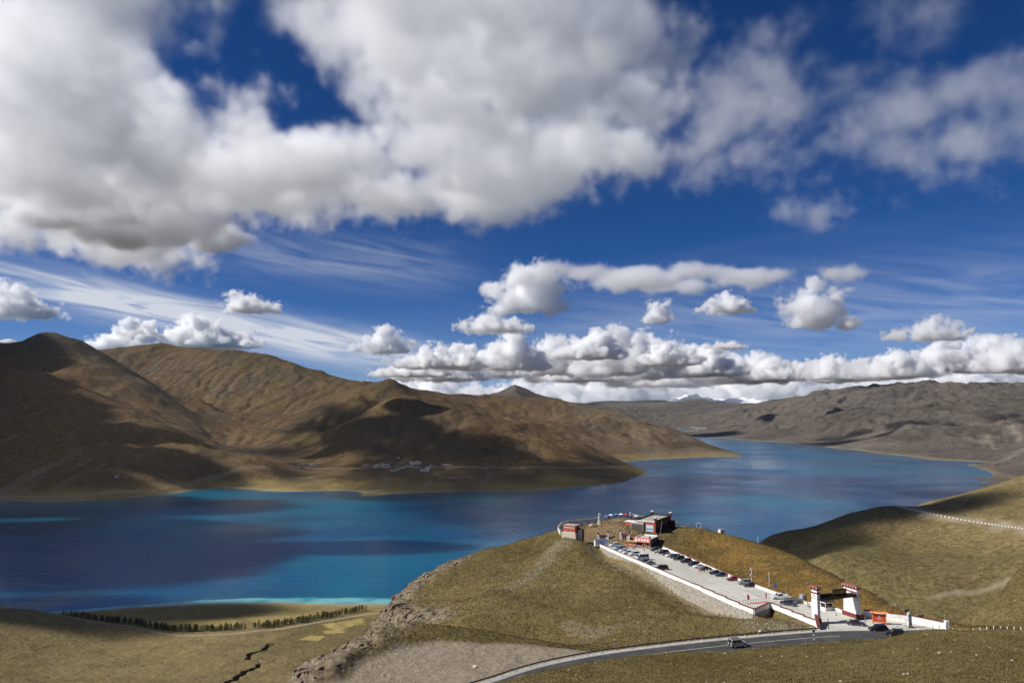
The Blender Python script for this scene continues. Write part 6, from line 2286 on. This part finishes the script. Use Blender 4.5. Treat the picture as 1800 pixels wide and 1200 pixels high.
for k, px in enumerate((470, 478, 487, 522)):
    Y = ground_Y(px, 776 + (k == 3) * 2, LEFT_H, 3500, 6000)
    if Y:
        house(px, 776 + (k == 3) * 2, Y, 4, 'low grey sheep fold in the sunlit upper valley', 'sheep folds in the upper valley', LEFT_H, .1)
# power poles on the plain
for k, (px, py) in enumerate(((350, 1079), (420, 1072), (498, 1071), (575, 1070))):
    Y = ground_Y(px, py, hf_val, 1150, 1450)
    if Y:
        q = at(px, py, Y)
        z, _ = hf_val(np.array([q[0]]), np.array([q[1]]))
        r = thing('power_pole', '%s power pole from the left on the green strip by the near shore' % ORD[k], 'power pole', (q[0], q[1], float(z[0]) - .2), R(20), 'power poles by the near shore')
        MB().cyl((0, 0, 0), (0, 0, 9.5), .22, .15, 6).build('shaft', mm('pole_grey', (0.45, 0.43, 0.38), 0.9), r)
        MB().box(-1.2, 1.2, -.1, .1, 8.6, 8.8).build('crossarm', MAT['pole_grey'], r)

# ------------------------------------------------------------------ thin mountain air
m = bpy.data.materials.new('thin_haze')
m.use_nodes = True
m.node_tree.nodes.clear()
o_ = m.node_tree.nodes.new('ShaderNodeOutputMaterial')
v_ = m.node_tree.nodes.new('ShaderNodeVolumePrincipled')
v_.inputs['Color'].default_value = (0.80, 0.90, 1.0, 1)
v_.inputs['Density'].default_value = 0.5e-5
v_.inputs['Anisotropy'].default_value = 0.2
m.node_tree.links.new(v_.outputs[0], o_.inputs['Volume'])
hz_ = MB().box(-125000, 125000, -2500, 58000, -700, 1150).build('haze', m)
tag(hz_, 'thin blue mountain haze over the lake and the far ranges', None, None, 'stuff')
# ------------------------------------------------------------------ clouds: real volumes at their height over the land
def cloud_mat():
    m = bpy.data.materials.new('cloud_vapour')
    m.use_nodes = True
    n = m.node_tree
    n.nodes.clear()
    o = n.nodes.new('ShaderNodeOutputMaterial')
    v = n.nodes.new('ShaderNodeVolumePrincipled')
    v.inputs['Color'].default_value = (1, 1, 1, 1)
    v.inputs['Density'].default_value = 1.0
    v.inputs['Anisotropy'].default_value = 0.35
    n.links.new(v.outputs[0], o.inputs['Volume'])
    return m


M_CLOUD = cloud_mat()


def cloud(name, label, blobs, dens, voxel, noise=((700, 0.5, 2), (240, 0.4, 5)), soft=0.4, flat=0.35, seed=0.0, zvox=None, stretch=1.0, base=None, rough=0.68):
    """blobs: (x, y, z, rx, ry, rz[, weight]) in metres; the vapour fills their blend, eaten by noise"""
    B = np.array([tuple(b[:6]) for b in blobs], float)
    lo = (B[:, :3] - B[:, 3:6] * 1.30).min(0)
    hi = (B[:, :3] + B[:, 3:6] * 1.30).max(0)
    if base is not None:
        lo[2] = max(lo[2], base - 80)
    cen = (lo + hi) / 2
    cen[2] = lo[2]
    zvox = zvox or voxel
    ng = bpy.data.node_groups.new(name, 'GeometryNodeTree')
    ng.interface.new_socket('Geometry', in_out='OUTPUT', socket_type='NodeSocketGeometry')
    t = NT(ng)
    out = t.node('NodeGroupOutput')
    vc = t.node('GeometryNodeVolumeCube')
    vc.inputs['Min'].default_value = tuple(lo - cen)
    vc.inputs['Max'].default_value = tuple(hi - cen)
    for ax, vx in (('X', voxel), ('Y', voxel), ('Z', zvox)):
        i = 'XYZ'.index(ax)
        vc.inputs['Resolution ' + ax].default_value = max(8, int((hi[i] - lo[i]) / vx))
    pos = t.node('GeometryNodeInputPosition').outputs[0]
    f = None
    for b in blobs:
        x, y, z, rx, ry, rz = b[:6]
        wt = b[6] if len(b) > 6 else 1.0
        q = t.v('MULTIPLY', t.v('SUBTRACT', pos, (x - cen[0], y - cen[1], z - cen[2])), (1 / rx, 1 / ry, 1 / rz))
        g = t.m('MULTIPLY', t.m('SUBTRACT', 1.0, t.v('LENGTH', q)), wt)
        f = g if f is None else t.m('SMOOTH_MAX', f, g, 0.22)
    npos = t.v('ADD', pos, (float(cen[0]), float(cen[1]), float(cen[2])))
    for i, (wl, amp, det) in enumerate(noise):
        n = t.noise(npos, 1.0 / wl, det, rough, 0.0, 2.1, '4D', seed + i * 3.7)
        f = t.m('ADD', f, t.m('MULTIPLY', t.m('SUBTRACT', n, 0.5), amp * 2))
    if base is not None:       # flat underside
        zz = t.xyz(pos)[2]
        f = t.m('SUBTRACT', f, t.ramp(zz, base - cen[2] + 0.10 * (hi[2] - base), base - cen[2] - 60, 0.0, 0.8))
    d = t.m('MULTIPLY', t.ramp(f, 0.0, soft), dens)
    t.k.new(d, vc.inputs['Density'])
    sm = t.node('GeometryNodeSetMaterial')
    t.k.new(vc.outputs[0], sm.inputs[0])
    sm.inputs['Material'].default_value = M_CLOUD
    t.k.new(sm.outputs[0], out.inputs[0])
    me = bpy.data.meshes.new(name)
    o = link(name, me, None, tuple(cen))
    md = o.modifiers.new('vapour', 'NODES')
    md.node_group = ng
    tag(o, label, None, None, 'stuff')
    return o


def sky_at(px, py, z):
    a, b = ray(px, py)
    Y = (z - CAMZ) / b
    return a * Y, Y


def deck(px, py, rpx, rpy, z=1560.0, th=170.0, wt=1.0):
    """a flat piece of cloud whose footprint covers that patch of sky"""
    y0 = sky_at(px, py - rpy, z)[1]
    y1 = sky_at(px, min(py + rpy, 640), z)[1]
    yc = (y0 + y1) / 2
    a, _ = ray(px, py)
    return (a * yc, yc, z, rpx / FPX * yc, (y1 - y0) / 2, th, wt)


def cumulus(px0, px1, top, Y, base, seed, n=26, name='cumulus_cloud', label='', dens=None, core=1.0, ragged=1.0, soft=0.28):
    """a heaped cloud with a flat base at the given height: a broad core and puffs over its dome"""
    rnd = random.Random(seed)
    a0, _ = ray(px0, 600)
    a1, _ = ray(px1, 600)
    x0, x1 = a0 * Y, a1 * Y
    W = x1 - x0
    xc = (x0 + x1) / 2
    H = at(900, top, Y)[2] - base
    tops = [(rnd.uniform(-0.62, 0.62), rnd.uniform(0.55, 1.0)) for _ in range(max(2, int(W / H * 1.3)))]
    tops[0] = (rnd.uniform(-0.3, 0.3), 1.0)

    def prof(u):
        return max(h * max(0.0, 1 - (abs(u - c) / (0.30 + 0.5 * H / W)) ** 2) ** 0.5 for c, h in tops)
    L = [(xc, Y, base + H * 0.18, W * 0.44 * core, W * 0.30 * core, H * 0.34 * core)]
    for c, h in tops:
        L.append((xc + c * W * 0.42, Y + rnd.uniform(-.1, .1) * W, base + H * h * 0.42, H * 0.42 * h * core + W * 0.05, H * 0.45 * h, H * 0.46 * h * core))
    for i in range(n):
        u = rnd.uniform(-0.95, 0.95)
        pr = prof(u)
        r = H * rnd.uniform(0.09, 0.22)
        v = rnd.uniform(0.25, 1.0)
        L.append((xc + u * W * 0.5, Y + rnd.uniform(-.28, .12) * W, base + max(r * .4, H * pr * v - r * 0.8), r * 1.3, r * 1.2, r))
    vox = max(11.0, Y / 740 * 1.15)
    return cloud(name, label, L, dens or 17.0 / H, vox, ((H * 0.75, 0.50, 1), (H * 0.36, 1.35 * ragged, 6), (H * 0.09, 0.30 * ragged, 2)), soft=soft, seed=seed * 1.37, base=base, rough=0.64)


def build_clouds():
    Z = 1400.0

    def over(x, y, z, rx, ry, th=170.0, wt=1.0):
        """the piece of cloud whose shadow falls around that spot of ground"""
        k = (Z - z) / SUN_TO.z
        return (x + SUN_TO.x * k, y + SUN_TO.y * k, Z, rx, ry, th, wt)
    big = [deck(120, 80, 235, 190, Z, 200), deck(100, 270, 250, 110, Z, 200), deck(150, 395, 165, 62, Z, 160), deck(250, 330, 150, 85, Z, 170), deck(10, 350, 110, 70, Z, 110, .7),
           deck(250, 170, 130, 140, Z, 180), deck(410, 290, 140, 70, Z, 140, .9), deck(500, 335, 130, 42, Z, 120, .85), deck(550, 280, 110, 50, Z, 110, .75), deck(650, 340, 120, 40, Z, 120, .85),
           deck(450, 230, 60, 60, Z, 100, .6),
           deck(800, 200, 150, 110, Z, 180), deck(950, 110, 210, 130, Z, 210), deck(900, 250, 200, 80, Z, 180), deck(850, 320, 130, 55, Z, 160), deck(1030, 210, 150, 85, Z, 150), deck(1080, 30, 110, 90, Z, 170),
           deck(720, 30, 140, 90, Z, 120, .7), deck(560, 5, 150, 50, Z, 90, .5), deck(1100, 245, 100, 45, Z, 90, .65), deck(850, -70, 330, 90, Z, 180), deck(150, -80, 300, 90, Z, 200)]
    cloud('cloud_deck', 'big grey and white cloud deck filling the upper left of the sky', big, 0.0115, 15, ((1150, 0.75, 1), (470, 2.0, 6), (110, 0.85, 3)), soft=0.68, seed=1.3, zvox=15)
    wisp = [deck(1290, 190, 120, 105, Z, 110, .75), deck(1370, 170, 150, 60, Z, 85, .55), deck(1330, 270, 110, 55, Z, 80, .5), deck(1580, 190, 150, 80, Z, 80, .55), deck(1560, 260, 140, 50, Z, 70, .48), deck(1740, 150, 140, 100, Z, 80, .52),
            deck(1760, 240, 120, 70, Z, 70, .48), deck(1600, 30, 170, 40, Z, 60, .48), deck(1430, 365, 50, 28, Z, 85, .6)]
    cloud('cloud_wisps', 'thin torn wisps of cloud on the upper right of the sky', wisp, 0.0050, 13, ((600, 0.5, 2), (240, 1.8, 6), (80, 0.6, 3)), soft=0.8, seed=8.1, zvox=14)
    core = [over(-760, 4400, 180, 420, 260, 120), over(-420, 4620, 230, 280, 130, 95), over(-930, 4130, 90, 270, 140, 95), over(-450, 4050, 90, 330, 70, 70)]
    cloud('cloud_deck', 'dense dark-bottomed heart of the cloud deck at the left', core, 0.035, 20, ((700, 0.4, 1), (300, 1.0, 5)), soft=0.35, seed=3.1, zvox=18)
    # the same field of cloud goes on to the left of the picture; its shadow lies on the lake and the left-hand slopes
    side = [over(-2000, 3110, 30, 520, 170), over(-1800, 2950, 0, 650, 150), over(-2700, 3060, 30, 700, 170), over(-2400, 3350, 60, 900, 300), over(-1700, 3420, 60, 420, 170), over(-3000, 3900, 300, 900, 500), over(-3000, 4300, 500, 650, 450), over(-2950, 3650, 250, 800, 420), over(-2150, 3480, 90, 520, 200), over(-1750, 3720, 130, 330, 120), over(-2450, 4050, 300, 420, 230), over(-2500, 3900, 280, 500, 330), over(-2900, 3400, 120, 700, 330), over(-2000, 3500, 80, 300, 200), over(-1800, 3750, 150, 330, 160), over(-3500, 5000, 700, 500, 400),
            over(-1600, 2750, 0, 850, 330), over(-1250, 2150, 0, 620, 330), over(-950, 1780, 0, 500, 300), over(-420, 1950, 0, 380, 110, 130, .8), over(-720, 1300, 20, 260, 120), over(-780, 1130, 40, 300, 130, 150), over(-1000, 1250, 100, 300, 200)]
    cloud('cloud_deck', 'cloud deck that goes on beyond the left edge of the picture', side, 0.035, 26, ((1000, 0.25, 1), (420, 0.6, 5)), soft=0.35, seed=5.3, zvox=30)
    spur = [over(360, 800, 260, 190, 75, 110), over(270, 720, 230, 90, 60, 80)]
    cloud('cumulus_cloud', 'small cloud above the left valley outside the picture', spur, 0.02, 16, ((400, 0.4, 1), (180, 0.8, 5)), soft=0.4, seed=6.3)
    # separate small cumulus clouds
    for i, (x0, x1, top, bot, zb, n, lab) in enumerate((
            (853, 985, 455, 553, 1500, 24, 'puffy white cumulus cloud alone above the centre of the lake'),
            (1384, 1494, 492, 582, 1500, 22, 'small bright cumulus cloud with a ragged grey base above the right-hand mountains'),
            (1132, 1188, 526, 566, 1500, 10, 'little grey cloud puff below the long flat clouds'),
            (1226, 1324, 512, 550, 1500, 14, 'low flat grey cloud puff right of the little puff'),
            (384, 484, 510, 549, 1500, 14, 'small grey cloud puff above the brown mountain ridge'),
            (-60, 95, 490, 560, 1500, 20, 'grey cloud puff at the left edge of the sky above the first peak'),
            (626, 730, 572, 620, 1450, 16, 'grey cloud puff in front of the white cloud veil'),
            (805, 930, 545, 584, 1480, 14, 'flat white cloud puff under the lone cumulus'),
            (1565, 1700, 552, 597, 1480, 14, 'ragged grey cloud scrap above the right-hand mountains'),
            (1245, 1310, 598, 612, 1450, 8, 'small dark cloud scrap over the far end of the lake'))):
        Y = (zb - CAMZ) / ray(900, bot)[1]
        cumulus(x0, x1, top, Y, zb, 40 + i, n, 'cumulus_cloud', lab, soft=0.75, ragged=1.9, dens=13.0 / (at(900, top, Y)[2] - zb))
    fl = [deck(985, 472, 45, 8, 1560, 70, .8), deck(1020, 482, 75, 11, 1560, 90), deck(1110, 492, 100, 10, 1560, 100), deck(1190, 502, 80, 9, 1560, 90), deck(1240, 478, 70, 9, 1600, 90), deck(1310, 488, 80, 10, 1600, 90), deck(1475, 480, 45, 8, 1600, 55, .45)]
    cloud('flat_cloud', 'two long flat cloud bars side by side above the lake', fl, 0.010, 20, ((700, 0.6, 1), (300, 1.5, 6), (90, .4, 2)), soft=0.6, seed=30.0, zvox=16)
    # heaped clouds in rows towards the horizon, all on one base level
    rows = [
        (690, 860, 606, 21000, 'broad grey-bottomed heap of cloud left of the tallest white cloud'),
        (978, 1092, 580, 20000, 'rounded grey cloud in front of the white bank above the sharp peak'),
        (170, 300, 562, 15500, 'grey heap of cloud low above the left-hand brown mountain'),
        (285, 455, 558, 16500, 'second grey heap of cloud low above the left-hand brown mountain'),
        (852, 962, 588, 27000, 'tall bright white cloud heap above the sharp peak'),
        (1020, 1145, 583, 29000, 'white cloud heap right of the sharp peak'),
        (1105, 1232, 612, 25000, 'grey-white cloud heap over the far end of the lake'),
        (660, 800, 646, 32000, 'low cloud heap behind the round brown hill'),
        (1490, 1640, 624, 30000, 'bright cloud heap rising behind the right-hand mountains'),
        (1590, 1730, 612, 31000, 'tallest bright cloud heap behind the right-hand mountains'),
        (1700, 1900, 600, 27000, 'cloud heap at the right edge of the sky'),
        (1215, 1370, 636, 36000, 'grey cloud heap above the snow peaks'),
        (1340, 1500, 648, 38000, 'low cloud heap left of the right-hand mountains'),
        (700, 850, 628, 36000, 'white cloud heap with a grey foot left of the tallest white cloud'),
        (940, 1060, 606, 33000, 'white cloud heap between the two tallest heaps'),
        (1130, 1290, 622, 34000, 'white cloud heap above the blue far range'),
        (1420, 1560, 640, 33000, 'cloud heap over the left end of the right-hand mountains'),
        (770, 930, 640, 40000, 'low white cloud heap just left of the sharp peak'),
        (920, 1090, 630, 42000, 'low white cloud heap just right of the sharp peak'),
        (1060, 1250, 640, 44000, 'low white cloud heap left of the snow peaks'),
        (745, 870, 612, 28000, 'white heap of cloud behind the broad grey-bottomed heap'),
        (925, 1010, 600, 30000, 'white cloud tower between the tallest heap and the rounded grey cloud'),
        (1080, 1190, 600, 31000, 'white cloud tower right of the rounded grey cloud'),
        (1190, 1300, 628, 33000, 'broken white cloud heap over the blue far range'),
        (1290, 1420, 645, 35000, 'broken grey cloud heap over the far end of the lake'),
        (1650, 1790, 606, 34000, 'white cloud tower behind the highest right-hand summit'),
        (1400, 1530, 650, 42000, 'low white cloud heap at the foot of the right-hand bank'),
        (640, 900, 662, 62000, 'farthest strip of cloud on the horizon left of the sharp peak'),
        (880, 1180, 650, 64000, 'farthest strip of cloud on the horizon behind the sharp peak'),
        (1150, 1480, 655, 66000, 'farthest strip of cloud on the horizon behind the snow peaks'),
        (1450, 1850, 650, 64000, 'farthest strip of cloud on the horizon behind the right-hand mountains'),
    ]
    for i, (x0, x1, top, Y, lab) in enumerate(rows):
        cumulus(x0, x1, top - (16 if Y > 30000 else 9 if Y > 24000 else 2), Y, (1470 + 0.0013 * Y * (i * 7 % 11)) if Y < 60000 else 250, 90 + i, 40, 'cumulus_cloud', lab, core=1.08, ragged=1.5, soft=0.36)


build_clouds()
